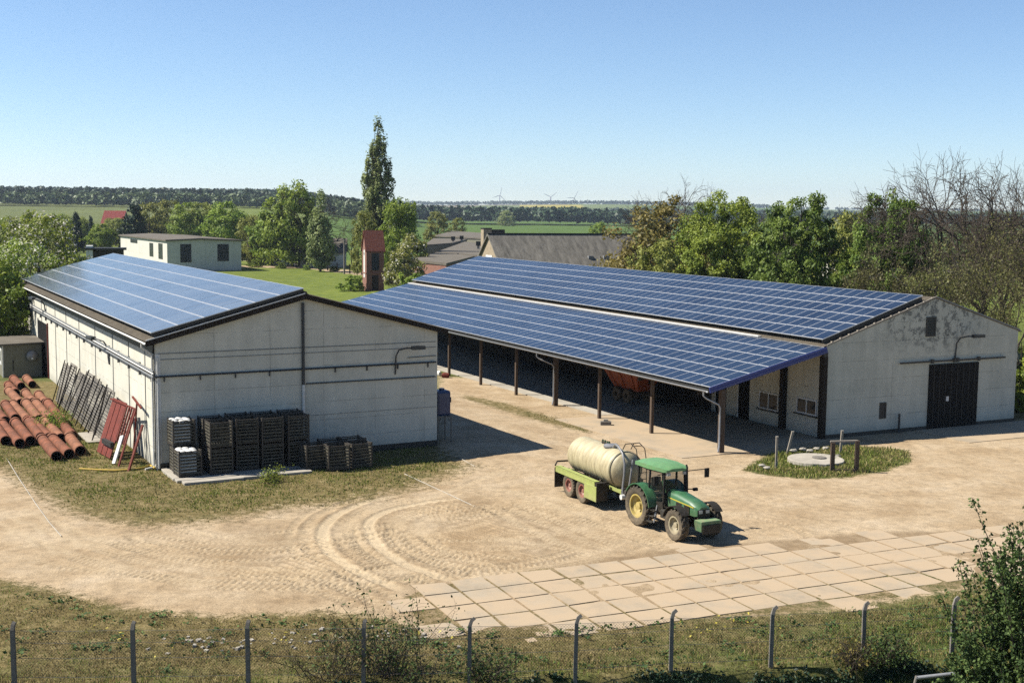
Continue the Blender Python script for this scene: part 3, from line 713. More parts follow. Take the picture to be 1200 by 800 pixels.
# wall lamps
p = onL(124, 432, 0, -.25); lamp(shed, (-.03, p.y, p.z+.75), (0, .93, .0), (-1, 0, 0))
p = onL(51, 385, 0, -.25); lamp(shed, (-.03, p.y, p.z+1.3), (0, .93, .0), (-1, 0, 0))
p = onL(463, 428, 1, 0); lamp(shed, (p.x, -.03, p.z+.0), (1, 0, 0), (0, -1, 0))
# door in the long wall
p0 = onL(47, 440, 0, 0); p1 = onL(58, 450, 0, 0); u_a, u_b = p1.y, p0.y
m = MB(); m.box(-.06, .001, u_a, u_b, .05, 4.2, 'black_door'); dr = m.build('door', shed)
m = MB(); m.box(-.09, .001, u_a-.15, u_a, .0, 4.35, 'red_paint'); m.box(-.09, .001, u_b, u_b+.12, 0, 4.35, 'white_trim'); m.build('door_frame', dr)
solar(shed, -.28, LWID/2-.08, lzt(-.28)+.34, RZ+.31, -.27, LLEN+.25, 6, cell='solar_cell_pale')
m = MB()   # module rails, seen at the gable end as a dark edge
for j in range(12):
    v_ = .3+j*.66; m.bar((v_, -.24, lzt(v_)+.17), (v_, LLEN+.1, lzt(v_)+.17), .05, .2, 'dark_trim')
m.bar((-.25, -.21, lzt(-.25)+.2), (LWID/2-.1, -.21, RZ+.18), .05, .17, 'dark_trim')
m.build('mounting_rail', shed)

# ---------------------------------------------------------------- barn
barn = thing('barn', 'long white barn on the right with solar panels and an open side bay', 'barn', RO, RA)
RWID, RLEN = 16.03, 66.7; RPK = 8.66; RPZ = 8.30; EL = 5.62; ER = 6.02
def rzt(v): return EL+(RPZ-EL)*v/RPK if v <= RPK else RPZ+(ER-RPZ)*(v-RPK)/(RWID-RPK)
m = MB(); gp = [(0, -.3), (RWID, -.3), (RWID, rzt(RWID)), (RPK, RPZ), (0, rzt(0))]
gp = [(0, -.3), (RWID, -.3), (RWID, ER), (RPK, RPZ), (0, EL)]
m.prism(gp, 0, .3, 'barn_wall'); m.build('gable_wall', barn)
m = MB(); m.prism(gp, RLEN-.3, RLEN, 'barn_wall'); m.build('rear_wall', barn)
m = MB(); m.box(.003, .3, .3, 11.5, -.3, EL-.02, 'shed_wall'); m.build('side_wall', barn)
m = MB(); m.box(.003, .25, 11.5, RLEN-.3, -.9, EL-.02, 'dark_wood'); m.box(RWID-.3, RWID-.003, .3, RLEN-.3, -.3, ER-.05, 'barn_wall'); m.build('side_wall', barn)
m = MB(); roof_sheet(m, -.25, rzt(0)-.02, RPK, RPZ+.06, -.02, RLEN+.3, .05, 'fibre_roof'); roof_sheet(m, RWID+.35, ER-.05, RPK, RPZ+.06, -.02, RLEN+.3, .05, 'fibre_roof')
rf = m.build('roof', barn)
m = MB(); m.bar((0, -.06, EL+.05), (RPK, -.06, RPZ+.1), .05, .09, 'pale_wood'); m.bar((RPK, -.06, RPZ+.08), (RWID+.1, -.06, ER+.05), .05, .09, 'grey_pipe')
m.build('verge_strip', barn)
m = MB(); PZ0 = rzt(0)+.42; PZ1 = RPZ+.2
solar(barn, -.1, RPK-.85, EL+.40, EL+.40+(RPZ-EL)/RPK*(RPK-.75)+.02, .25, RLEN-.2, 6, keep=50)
for j in range(12):
    v_ = .4+j*.62; m.bar((v_, .3, rzt(v_)+.22), (v_, RLEN-.3, rzt(v_)+.22), .05, .24, 'dark_trim')
m.bar((-.05, .31, rzt(0)+.24), (RPK-.9, .31, rzt(RPK-.9)+.24), .05, .22, 'dark_trim')
m.build('mounting_rail', barn)
# roof clips along the rake of the main roof
m = MB()
for j in range(13): v_ = .4+j*.66; m.box(v_-.06, v_+.06, -.09, .05, rzt(v_)+.09, rzt(v_)+.15, 'pale_wood')
m.build('roof_clip', barn)
# valley flashing: pale strip between main roof and side roof
m = MB(); m.bar((-.32, 6.0, 5.66), (-.32, RLEN, 5.66), .30, .05, 'white_sheet'); m.bar((-.42, -.1, 5.52), (-.42, RLEN, 5.52), .12, .05, 'white_trim'); m.bar((-.2, -.1, 5.50), (-.2, 6., 5.50), .25, .04, 'fibre_roof'); m.build('flashing', barn)
# lean-to roof
LV0, LZ0, LV1, LZ1 = -8.6, 3.46, -.4, 5.44
m = MB(); roof_sheet(m, LV0-.1, LZ0-.08, LV1+.15, LZ1-.05, -.3, RLEN-.2, .05, 'fibre_roof'); sr = m.build('side_roof', barn)
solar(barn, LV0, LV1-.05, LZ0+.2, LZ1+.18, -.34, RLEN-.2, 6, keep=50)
m = MB()
m.bar((LV0-.1, -.42, LZ0+.02), (LV1+.1, -.42, LZ1+.0), .05, .34, 'blue_trim'); m.bar((LV0-.1, -.46, LZ0-.02), (LV1+.1, -.46, LZ1-.04), .04, .07, 'blue_trim')
m.build('blue_fascia', barn)
m = MB()
m.bar((LV0-.08, -.3, LZ0+.02), (LV0-.08, RLEN, LZ0+.02), .05, .12, 'dark_trim')
for j in range(10): v_ = LV0+.3+j*.85; z_ = LZ0-.2+(LZ1-LZ0)*(v_-LV0)/(LV1-LV0); m.bar((v_, -.25, z_), (v_, RLEN, z_), .08, .14, 'dark_wood')
for i in range(11): u = 1+i*6.45; m.bar((LV0+.1, u, LZ0-.35), (LV1+.2, u, LZ1-.38), .14, .22, 'dark_wood')
m.build('rafter', barn)
gutter(barn, LV0-.12, LZ0-.04, -.3, RLEN, 'zinc', .08)
# posts of the open side: each one a part
PV = -7.7; pu = [-.12, 7.05, 13.5, 19.9, 26.0, 32.4, 38.8, 45.2, 51.6, 58]
for k, u in enumerate(pu):
    P_ = Rw(PV, u); zb = hz(P_.x, P_.y); zt = LZ0+.10-.12
    m = MB()
    if k == 3 or k == 0: m.box(PV-.06, PV+.26, u-.13, u+.13, zb-.3, zt, 'wood_post')
    else: m.box(PV-.1, PV+.1, u-.1, u+.1, zb-.3, zt, 'wood_post')
    m.build('post', barn, bevel=.015)
for k, u in ((0, -.12), (3, 19.9)):
    P_ = Rw(PV, u); zb = hz(P_.x, P_.y); u1_ = u-.2+(.35 if k == 0 else .9)
    m = MB(); m.tube([(LV0-.2, u1_, LZ0-.1), (LV0-.2, u1_, LZ0-.35), (LV0-.05, u1_-.1, LZ0-.5), (PV-.3, u-.22, LZ0-.85), (PV-.2, u-.24, LZ0-1.05), (PV-.2, u-.24, zb+.45), (PV-.35, u-.35, zb+.15)], .05, 'zinc', 8); m.build('downpipe', barn, True)
# pillars against the wall
for px_ in (917, 963.5):
    p = onR(px_, 470, 0, -.2); m = MB(); m.box(-.35, -.003, p.y-.17, p.y+.17, -.2, 5.0, 'dark_wood'); m.build('pillar', barn)
m = MB(); m.box(-.33, -.02, -.2, .02, -.2, 5.3, 'dark_trim'); m.build('pillar', barn)
# windows in the wall under the side roof
def wpx(x0, y0, x1, y1, plane, val, on, **k):
    a = on(x0, y0, plane, val); b = on(x1, y1, plane, val); ax = 1-plane
    c = (a+b)/2; w_ = abs(a[ax]-b[ax]); h_ = abs(a.z-b.z); return c, w_, h_
c_, w_, h_ = wpx(890, 455, 912, 485, 0, 0, onR); window(barn, (0, c_.y, c_.z), w_, h_*.82, 1, -1, sill='dark_trim', panes=2)
c_, w_, h_ = wpx(934, 462, 957, 490, 0, 0, onR); window(barn, (0, c_.y, c_.z), w_, h_*.82, 1, -1, sill='dark_trim', panes=2)
for px_ in (872, 845): 
    p = onR(px_, 470, 0, 0); m = MB(); m.box(-.05, .001, p.y-.55, p.y+.55, 0, 3.2, 'black_door'); o = m.build('door', barn); m = MB(); m.box(-.07, .0, p.y+.56, p.y+.66, 0, 3.3, 'frame_white'); m.build('door_frame', o)
# gable: sliding door, rail, louvre, small window, lamp, stub post
a_ = onR(1085.5, 502, 1, 0); b_ = onR(1146, 424, 1, 0)
m = MB(); m.box(a_.x, b_.x, -.1, -.003, .05, b_.z+.02, 'black_door'); dr = m.build('sliding_door', barn)
p = onR(1110, 467, 1, -.1); m = MB(); m.box(p.x-.11, p.x+.11, -.125, -.103, p.z-.15, p.z+.15, 'white_sheet'); m.build('notice', dr)
m = MB()
for x in np.arange(a_.x+.35, b_.x, .5): m.box(x-.015, x+.015, -.118, -.101, .06, b_.z, 'dark_trim')
m.build('door_batten', dr)
p = onR(1055, 426, 1, -.15); q = onR(1178, 418, 1, -.15); m = MB(); zc = (p.z+q.z)/2
m.box(p.x, q.x, -.2, -.13, zc-.05, zc+.05, 'dark_trim')
for x in (a_.x+.1, (a_.x+b_.x)/2-.1, (a_.x+b_.x)/2+.15, b_.x-.1): m.box(x-.1, x+.1, -.22, -.1, zc-.12, zc+.14, 'dark_trim')
m.build('door_rail', barn)
p = onR(1084.5, 394.5, 1, 0); q = onR(1097, 371, 1, 0)
window(barn, ((p.x+q.x)/2, 0, (p.z+q.z)/2), q.x-p.x, q.z-p.z, 0, -1, 'dark_trim', 'old_glass', 1, bars=6, name='louvre')
p = onR(1030, 490.5, 1, 0); q = onR(1038.5, 471, 1, 0)
window(barn, ((p.x+q.x)/2, 0, (p.z+q.z)/2), q.x-p.x, q.z-p.z, 0, -1, 'dark_trim', 'old_glass', 1, bars=0)
p = onR(1119, 410, 1, 0); lamp(barn, (p.x, -.03, p.z-.1), (1, 0, 0), (0, -1, 0))
p = onR(1052.5, 505, 1, -.2); m = MB(); m.tube([(p.x, -.25, -.1), (p.x, -.25, 1.2)], .07, 'dark_pipe', 8); m.build('stub_pipe', barn, True)
m = MB(); m.box(-.012, RWID+.012, -.05, 0, -.3, .22, 'dark_trim'); m.box(-.3, 0, -.04, .0, .0, 5.3, 'barn_wall'); m.build('plinth', barn)

# ---------------------------------------------------------------- farther buildings
def box_house(name, label, cat, O, a, w_, d_, hf, hb, wall, roof, ov=.3, th=.25):
    """mono-pitch block; local x = front wall (faces the camera), y = depth; front height hf, back hb"""
    t = thing(name, label, cat, O, a)
    m = MB(); m.prism([(0, -1), (d_, -1), (d_, hb), (0, hf)], 0, w_, wall, 'yz'); m.build('wall', t)
    m = MB(); m.prism([(-ov, hf+.003-ov*(hb-hf)/d_), (d_+ov, hb+.003+ov*(hb-hf)/d_), (d_+ov, hb+th), (-ov, hf+th)], -ov, w_+ov, roof, 'yz'); m.build('roof', t)
    return t
# pale block behind the left shed: lit wall on its left, two big dark windows in the shaded wall
HP = G(283, 317); ha = LA; dist_ = HP.y
qx = (196-600)/F/(cos(PITCH)); wA = (HP.x-HP.y*HP.x/HP.y)
lo, hi = 2., 30.
for _ in range(40):
    wA = (lo+hi)/2; q = HP-Vector((cos(ha), sin(ha), 0))*wA; k_ = AT(196, 300, q.y)
    if q.x > k_.x: lo = wA
    else: hi = wA
O = HP-Vector((cos(ha), sin(ha), 0))*wA
house = thing('workshop_block', 'pale flat-roofed block with two dark windows behind the left shed', 'building', O, ha)
def onH(px, py, axis, val): return onp(O, ha, px, py, axis, val)
zt = onH(283, 280, 1, 0).z; zl = onH(196, 281, 1, 0).z; uL = onH(141.5, 290, 0, 0).y
zf = onH(142, 277.5, 0, 0).z
m = MB(); m.prism([(0, -2), (wA, -2), (wA, zt-.5), (wA*.45, zl+.0), (0, zl-.3)], 0, uL, 'house_wall'); m.build('wall', house)
m = MB(); m.prism([(-.4, zl-.28), (-.4, zl), (wA*.45, zl+.35), (wA+.4, zt-.2), (wA+.4, zt-.48), (wA*.45, zl+.01)], -.4, uL+.4, 'grey_felt'); m.build('roof', house)
for x0, x1, y0, y1 in ((211.5, 224, 286, 307.5), (255, 268, 286, 306)):
    p = onH(x0, y1, 1, 0); q = onH(x1, y0, 1, 0); window(house, ((p.x+q.x)/2, 0, (p.z+q.z)/2), q.x-p.x, q.z-p.z, 0, -1, 'dark_trim', 'old_glass', 2, bars=2)
for x0, x1, y0, y1 in ((175.5, 179.5, 285, 300), (186, 190.5, 285.5, 303)):
    p = onH(x0, y1, 0, 0); q = onH(x1, y0, 0, 0); window(house, (0, (p.y+q.y)/2, (p.z+q.z)/2), abs(q.y-p.y), q.z-p.z, 1, -1, 'dark_trim', 'old_glass', 1, bars=3)
p = onH(153, 284, 0, 0); q = onH(161, 281, 0, 0); window(house, (0, (p.y+q.y)/2, (p.z+q.z)/2), abs(q.y-p.y), abs(q.z-p.z), 1, -1, 'dark_trim', 'old_glass', 1)
# brick transformer tower
TP = G(429.5, 341); ta = radians(20)
tw = thing('brick_tower', 'narrow brick tower with a steep red tiled roof on the lawn', 'tower', TP, ta)
def onT(px, py, axis, val): return onp(TP, ta, px, py, axis, val)
tx = onT(450, 320, 1, 0).x; zt = onT(430, 292, 1, 0).z; zp = onT(425, 271, 0, 0).z; ty = tx*1.0
m = MB(); m.box(0, tx, 0, ty, -1, zt, 'brickwork'); m.prism([(0, zt), (ty, zt), (ty/2, zp-.15)], .003, tx-.003, 'brickwork', 'yz'); m.build('wall', tw)
m = MB(); ov = .25; s_ = (zp-zt)/(ty/2)
m.prism([(-ov, zt-ov*s_), (ty/2, zp), (ty+ov, zt-ov*s_), (ty+ov, zt-ov*s_+.18), (ty/2, zp+.2), (-ov, zt-ov*s_+.18)], -.2, tx+.2, 'rooftiles', 'yz'); m.build('roof', tw)
m = MB(); m.box(-.04, .001, ty*.34, ty*.66, 2.2, zt-.6, 'white_trim'); m.tube([(-.04, ty*.5, zt-.6), (.001, ty*.5, zt-.6)], ty*.16, 'white_trim', 14); m.build('niche', tw)
m = MB(); m.box(tx*.30, tx*.72, -.04, .001, 3.4, zt-.7, 'old_glass'); m.build('niche', tw)
m = MB(); m.box(tx*.32, tx*.68, -.05, .001, .0, 2.6, 'dark_wood'); m.build('door', tw)
m = MB(); m.box(-.08, tx+.02, -.08, ty, 2.85, 3.05, 'brickwork'); m.build('ledge', tw)
# stone barn with long grey roof behind the main roof
BY = 150.
p0 = AT(517+48, 300, BY); bg0 = AT(565, 302, BY)
Bx0 = AT(566, 298, BY).x; 
ba = radians(22.)
BP = Vector((AT(589, 298, BY).x, BY, 0))
ob = thing('stone_barn', 'old stone barn with a steep grey roof behind the long barn', 'barn', BP, ba)
def onB(px, py, axis, val): return onp(BP, ba, px, py, axis, val)
LBn = onB(736, 275, 1, 4.5).x
zr = onB(577.5, 275.5, 1, 4.5).z; ze = onB(752, 313, 1, -.4).z
bw = 9.
m = MB(); m.prism([(0, -1), (bw, -1), (bw, ze), (bw/2, zr-.1), (0, ze)], 0, .5, 'stone', 'yz'); m.build('gable_wall', ob); m = MB(); m.prism([(0, -1), (bw, -1), (bw, ze), (bw/2, zr-.1), (0, ze)], LBn-.5, LBn, 'stone', 'yz'); m.build('gable_wall', ob)
m = MB(); m.box(.5, LBn-.5, .003, .4, -1, ze, 'stone'); m.box(.5, LBn-.5, bw-.4, bw-.003, -1, ze, 'stone'); m.build('side_wall', ob)
m = MB(); s_ = (zr-ze)/(bw/2); m.prism([(-.4, ze-.4*s_), (bw/2, zr), (bw+.4, ze-.4*s_), (bw+.4, ze-.4*s_+.2), (bw/2, zr+.22), (-.4, ze-.4*s_+.2)], -.3, LBn+.3, 'fibre_tiles', 'yz'); rfb = m.build('roof', ob)
m = MB(); m.bar((-.3, bw/2, zr+.2), (LBn+.3, bw/2, zr+.2), .4, .12, 'dark_trim'); m.build('ridge_cap', rfb)
for xx in (LBn*.62, LBn*.73, LBn*.83):
    m = MB(); m.box(xx, xx+.7, .9, 1.3, ze+.9*s_+.2, ze+.9*s_+.62, 'zinc'); m.build('roof_vent', rfb)
m = MB(); m.box(-.06, .0, bw*.38, bw*.62, ze+.2, ze+1.4, 'frame_white'); m.build('window', ob)
# chimney house just left of it
cp = AT(573, 283, BY+11); ch = thing('chimney_stack', 'pale brick chimney with a dark cowl beside the stone barn', 'chimney', Vector((cp.x, cp.y, 0)), ba)
z1 = AT(571, 268.5, BY+11).z; m = MB(); m.box(-.75, .35, 0, 1., -1, z1, 'stone'); m.build('stack', ch); m = MB(); m.box(.36, 2.2, 0, 1.2, z1-3.5, z1-.05, 'dark_trim'); m.box(-.8, .4, -.05, 1.05, z1, z1+.15, 'dark_trim'); m.build('cowl', ch)
# flat-roofed outbuildings, measured against the picture at a chosen depth
def slab_block(name, label, cat, pts, Y, z, wall, wh, roofm='grey_felt', group=None):
    """pts: pixel polygon of the roof top at height z -> flat roof, walls below"""
    P = [G(x, y, z) for x, y in pts]; c = sum(P, Vector((0, 0, 0)))/len(P); c.z = 0
    t = thing(name, label, cat, c, 0, group)
    L_ = [(p.x-c.x, p.y-c.y) for p in P]; m = MB(); m.prism(L_, z-.35, z, roofm, 'xy'); m.build('roof', t)
    m = MB(); m.prism([(x*.96, y*.985) for x, y in L_], -1, z-.353, wall, 'xy'); m.build('wall', t); return t
b1 = slab_block('brick_annex', 'low brick outbuilding with a flat roof beside the transformer tower', 'outbuilding', [(481.5, 304), (523, 308.5), (556, 300), (513, 295)], 0, 5.2, 'brickwork', 4)
slab_block('flat_outbuilding', 'wide grey flat roof with a small vent between annex and stone barn', 'outbuilding', [(513, 294.5), (560, 299), (585, 288), (545, 283)], 0, 5.3, 'kiosk_wall', 4)
slab_block('flat_outbuilding', 'thin grey roof with two dark vents left of the chimney', 'outbuilding', [(497, 287), (530, 284.5), (548, 280), (508, 279)], 0, 5.6, 'kiosk_wall', 4)
slab_block('flat_outbuilding', 'farthest grey flat roof behind the chimney', 'outbuilding', [(510, 276), (574, 279.5), (590, 274.5), (530, 270.5)], 0, 6.0, 'kiosk_wall', 4)
for x, y in ((531, 284), (541, 283), (560.5, 291)):
    p = G(x, y, 5.4); t = thing('roof_vent', {531: 'first small dark vent on the thin grey roof', 541: 'second vent, beside the chimney end of the thin grey roof', 560.5: 'small dark vent standing on the wide grey flat roof'}[x], 'vent', Vector((p.x, p.y, 5.2)))
    m = MB(); m.box(-.25, .25, -.25, .25, 0, 1.0, 'concrete'); m.build('shaft', t); m = MB(); m.box(-.5, .5, -.4, .4, .75, 1.7, 'dark_trim'); m.build('hood', t)
# white low house and shed by the path, red roofed house far left, small open shed
def gable_house(name, label, px0, px1, pyb, h, hr, dep, wall, roof, a=0., dark=None):
    p = G(px0, pyb); q = G(px1, pyb); w_ = (q-p).length; t = thing(name, label, 'house', p, a)
    m = MB(); m.prism([(0, -1), (dep, -1), (dep, h), (dep/2, hr), (0, h)], 0, w_, wall, 'yz'); m.build('wall', t)
    s_ = (hr-h)/(dep/2); m = MB(); m.prism([(-.4, h-.4*s_+.05), (dep/2, hr+.05), (dep+.4, h-.4*s_+.05), (dep+.4, h-.4*s_+.3), (dep/2, hr+.35), (-.4, h-.4*s_+.3)], -.4, w_+.4, roof, 'yz'); m.build('roof', t)
    for f in (dark or []): window(t, (w_*f[0], 0, f[2]), w_*f[1], f[3], 0, -1, 'frame_white', 'old_glass', 2)
    return t
gable_house('low_house', 'low white house with a pale roof behind the small poplar', 352, 404, 313, 3.4, 6.3, 10, 'house_wall', 'grey_felt', .1, [(.75, .12, 1.9, 1.3), (.2, .1, 1.9, 1.3)])
gable_house('low_house', 'pale cottage mostly hidden behind the row of trees', 290, 330, 309, 3.0, 6.0, 9, 'house_wall', 'grey_felt', .05, [(.3, .12, 1.7, 1.2)])
gable_house('red_roofed_house', 'house with a bright red roof between dark conifers far left', 118, 144, 281, 5.0, 11.5, 9, 'house_wall', 'red_tiles_far', -.15, [(.6, .1, 3, 1.4)])
sh = AT(101, 300, 180.); t = thing('field_shelter', 'small white open shelter in the field behind the left shed', 'shelter', Vector((sh.x, 180, 0)), .3)
m = MB(); m.box(0, .9, 0, 3, 0, 7.8, 'white_trim'); m.build('end_wall', t); m = MB(); m.box(.9, 5.2, 2.6, 3, 0, 7.2, 'dark_trim'); m.box(-.2, 5.6, -.2, 3.2, 7.2, 7.5, 'dark_trim'); m.build('shelter_roof', t)
p = G(127, 279); t = thing('notice_board', 'small white board on a post in front of the red-roofed house', 'sign', p); m = MB(); m.box(-2.6, 1.6, 0, .2, 2.5, 6.5, 'white_sheet'); m.build('board', t); m = MB(); m.box(-2., -1.7, .2, .4, -.2, 5, 'pale_wood'); m.build('post', t)
# right of the tower: low white wall pieces, posts
p = G(463, 333); t = thing('garden_wall', 'short cream wall with pillars right of the brick tower', 'wall', p, .2); m = MB(); m.box(-.8, 1.6, 0, .3, -.3, 2.6, 'stone'); m.box(1.8, 5.4, 0, .35, -.3, 2.7, 'house_wall'); m.build('wall_panel', t); m = MB(); m.box(-.9, -.6, -.05, .35, -.3, 3.2, 'brickwork'); m.build('pillar', t)
for (x, yb, yt, lab) in ((403.5, 321, 280, 'tall pale pole standing by the path left of the brick tower'), (457.5, 333, 296, 'pale pole just right of the brick tower'), (452.5, 334, 290, 'dark slim pole against the right wall of the brick tower')):
    p = G(x, yb); z = AT(x, yt, p.y).z; t = thing('pole', lab, 'pole', p); m = MB(); m.tube([(0, 0, -.2), (0, 0, z)], [.2, .15], 'concrete_post' if x != 452.5 else 'dark_wood', 8); m.build('shaft', t, True)
    m = MB(); m.box(-.3, .3, -.1, .1, z, z+.15, 'dark_trim'); m.build('cap', t)
# post and rail fence along the back path
fpts = [(284, 306), (298, 307.5), (309, 308.5), (318, 309.5), (338, 311.5), (347, 312.5), (360, 313.5), (372, 315), (384, 317), (395, 319), (410, 320.5), (424, 322)]
t = thing('paddock_fence', 'low post and rail fence along the sandy path behind the lawn', 'fence', G(*fpts[0])); base = t.location.copy(); FPp = [G(*p)-base for p in fpts]
for p in FPp: m = MB(); m.box(p.x-.12, p.x+.12, p.y-.12, p.y+.12, -.2, 2.0, 'dark_wood'); m.build('post', t)
m = MB()
for i in range(len(FPp)-1):
    for z in (.9, 1.6): m.bar(FPp[i]+Vector((0, 0, z)), FPp[i+1]+Vector((0, 0, z)), .06, .1, 'dark_wood')
m.build('rail', t)
# hidden white buildings glimpsed through the right trees
p = AT(985, 330, 190.); t = box_house('white_building', 'white building glimpsed between tree trunks above the barn roof', 'building', Vector((p.x, 190, 0)), .2, 9, 8, 5.5, 6.5, 'house_wall', 'grey_felt')
window(t, (2.4, 0, 3), 1.4, 1.4, 0, -1, 'frame_white', 'old_glass', 2); window(t, (6, 0, 3), 1.4, 1.4, 0, -1, 'frame_white', 'old_glass', 2)
# wind turbines
for k, (x, yh, lab, rot) in enumerate(((585.5, 229, 'leftmost distant wind turbine on the horizon', .2), (645, 231, 'middle distant wind turbine on the horizon', .9), (672.5, 232, 'rightmost distant wind turbine on the horizon', .5))):
    Y = 5300.; h = AT(x, yh, Y); zb = hz(h.x, Y)
    t = thing('wind_turbine', lab, 'wind turbine', Vector((h.x, Y, zb)), .35, 'wind turbines on the horizon'); H_ = h.z-zb
    m = MB(); m.tube([(0, 0, -5), (0, 0, H_)], [3.2, 1.8], 'turbine', 10); m.build('tower', t, True)
    m = MB(); m.box(-2, 2, -4, 6, H_-2, H_+2, 'turbine'); m.build('nacelle', t)
    for j in range(3):
        a = rot+2*pi*j/3; m = MB(); m.prism([(-.8, 0), (1.8, 6), (1.2, 34), (0, 36), (-.8, 6)], -.4, .4, 'turbine'); o = m.build('blade', t); o.location = (0, -5, H_); o.rotation_euler = (0, a, 0)
# ================================================================== yard things
# ---- steel and wood lattice crates in front of the shed gable
def make_crate(label):
    t = thing('storage_crate', label, 'crate', (0, 0, 0), LA, 'lattice crates in front of the left shed')
    w_, d_, h_ = 1.0, 1.0, 1.34
    m = MB()
    for x in (0, w_-.06):
        for y in (0, d_-.06): m.box(x, x+.06, y, y+.06, 0, h_, 'crate_steel')
    for z in (.1, h_-.05):
        m.box(.06, w_-.06, .005, .05, z-.05, z, 'crate_steel'); m.box(.06, w_-.06, d_-.05, d_-.005, z-.05, z, 'crate_steel')
        m.box(.005, .05, .06, d_-.06, z-.05, z, 'crate_steel'); m.box(w_-.05, w_-.005, .06, d_-.06, z-.05, z, 'crate_steel')
    m.build('frame', t)
    for s_ in range(4):
        m = MB()
        for k in range(7):
            z0 = .14+k*.163; z1 = z0+.092
            if s_ == 0: m.box(.07, w_-.07, .012, .034, z0, z1, 'crate_wood')
            elif s_ == 1: m.box(.07, w_-.07, d_-.034, d_-.012, z0, z1, 'crate_wood')
            elif s_ == 2: m.box(.012, .034, .07, d_-.07, z0, z1, 'crate_wood')
            else: m.box(w_-.034, w_-.012, .07, d_-.07, z0, z1, 'crate_wood')
        m.build('side_panel', t)
    m = MB(); m.box(.07, w_-.07, .07, d_-.07, .1, .14, 'crate_wood')
    for x in (.15, .8): m.box(x, x+.1, .05, .95, -.0, .1, 'crate_wood')
    m.build('base', t); return t
crate0 = make_crate('crate of the left end stack, lower of two, beside the shed corner')
names_c = [  # v, u (front edge), level, label
    (.42, -1.62, 1, 'upper crate of the left end stack, holding white sacks, by the shed corner'),
    (.42, -2.82, 0, 'single crate standing in front of the left end stack, white sacks inside'),
    (1.95, -1.6, 0, 'lower crate of the narrow stack just right of the left end stack'),
    (1.95, -1.6, 1, 'upper crate of the narrow stack just right of the left end stack'),
    (1.98, -2.85, 0, 'lower crate of the foremost tall stack, second stack from the shed corner'),
    (1.98, -2.85, 1, 'upper crate of the foremost tall stack, second stack from the shed corner'),
    (3.42, -2.45, 0, 'lower front crate of the third stack from the shed corner'),
    (3.42, -2.45, 1, 'upper front crate of the third stack from the shed corner'),
    (3.45, -1.3, 0, 'lower rear crate behind the third stack, against the gable wall'),
    (3.45, -1.3, 1, 'upper rear crate behind the third stack, against the gable wall'),
    (4.72, -2.6, 0, 'lower front crate of the fourth stack, above the weeds'),
    (4.72, -2.6, 1, 'upper front crate of the fourth stack, above the weeds'),
    (4.78, -1.4, 0, 'lower rear crate behind the fourth stack'), (4.78, -1.4, 1, 'upper rear crate behind the fourth stack'),
    (6.15, -2.5, 0, 'lower front crate of the right-hand tall stack under the white drain pipe'),
    (6.15, -2.5, 1, 'upper front crate of the right-hand tall stack under the white drain pipe'),
    (6.2, -1.3, 0, 'lower rear crate of the right-hand tall stack, against the wall'), (6.2, -1.3, 1, 'upper rear crate of the right-hand tall stack, against the wall'),
    (7.75, -4.15, 0, 'left crate of the low pair standing apart at the right'),
    (9.05, -4.1, 0, 'right crate of the low pair standing apart, farthest right of all crates'),
    (7.9, -2.9, 0, 'crate behind the left one of the low pair'), (9.2, -2.85, 0, 'crate behind the right one of the low pair'), (6.75, -3.6, 0, 'shadowed crate between the tall stacks and the low pair')]
for i, (v_, u_, lv, lab) in enumerate([(.42, -1.62, 0, None)]+names_c):
    p = Lw(v_, u_); rz = LA+rr.uniform(-.05, .05); z = .11+lv*1.345 if v_ < 7.2 else .02
    if v_ == 6.75: z = .02
    if i == 0: crate0.scale = (1.17, 1.08, 1)
    if i == 0: crate0.location = (p.x, p.y, z); crate0.rotation_euler = (0, 0, rz)
    else: dup(crate0, (p.x, p.y, z), rz, lab, (1.17, 1.08, 1))
def sacks(loc, label, zt):
    t = thing('white_sacks', label, 'sacks', loc, LA); m = MB()
    for k in range(9):
        x, y = .18+(k % 3)*.31, .2+(k//3)*.3; r = .17; 
        pr = [(0.01, -.07), (r*.8, -.06), (r*1.15, 0), (r*.8, .05), (.01, .07)]
        Mx = Matrix.Translation((x, y, zt+rr.uniform(-.04, .05))) @ Matrix.Rotation(pi/2+rr.uniform(-.3, .3), 4, 'X') @ Matrix.Rotation(rr.uniform(-.3, .3), 4, 'Z')
        m.lathe(pr, 'white_sheet', 9, Mx)
    m.box(.1, .9, .1, .9, .16, zt-.05, 'white_sheet'); m.build('sack', t, True)
p = Lw(.42, -1.62, .11+1.345); sacks(p, 'white sacks filling the upper crate by the shed corner', 1.28)
p = Lw(.42, -2.82, .11); sacks(p, 'white sacks filling the single front crate', 1.28)
# concrete planks the crates stand on
for k, (v0, v1, u0, u1, lab) in enumerate(((.1, .40, -2.98, -.3, 'narrow concrete plank running out from the shed corner beside the crates'), (.15, 3.2, -3.55, -3.0, 'left concrete kerb plank in front of the crates'), (.35, 3.3, -4.2, -3.62, 'second concrete plank nearer the grass, left part'), (3.25, 6.9, -4.1, -3.3, 'longer right concrete plank in front of the crates'))):
    p = Lw(v0, u0); t = MB(); t.box(0, v1-v0, 0, u1-u0, -.05, .13, 'concrete'); o = t.build('concrete_plank', None, bevel=.02, loc=(p.x, p.y, 0)); o.rotation_euler = (0, 0, LA+rr.uniform(-.015, .015)); tag(o, lab, 'plank', 'concrete planks under the crates')
p = Lw(.42, -2.97); m = MB(); m.box(0, 6.6, 0, 2.9, -.05, .105, 'concrete'); o = m.build('hardstanding', None, loc=(p.x, p.y, 0)); o.rotation_euler = (0, 0, LA); tag(o, 'concrete hardstanding hidden under the tall crate stacks', 'slab')

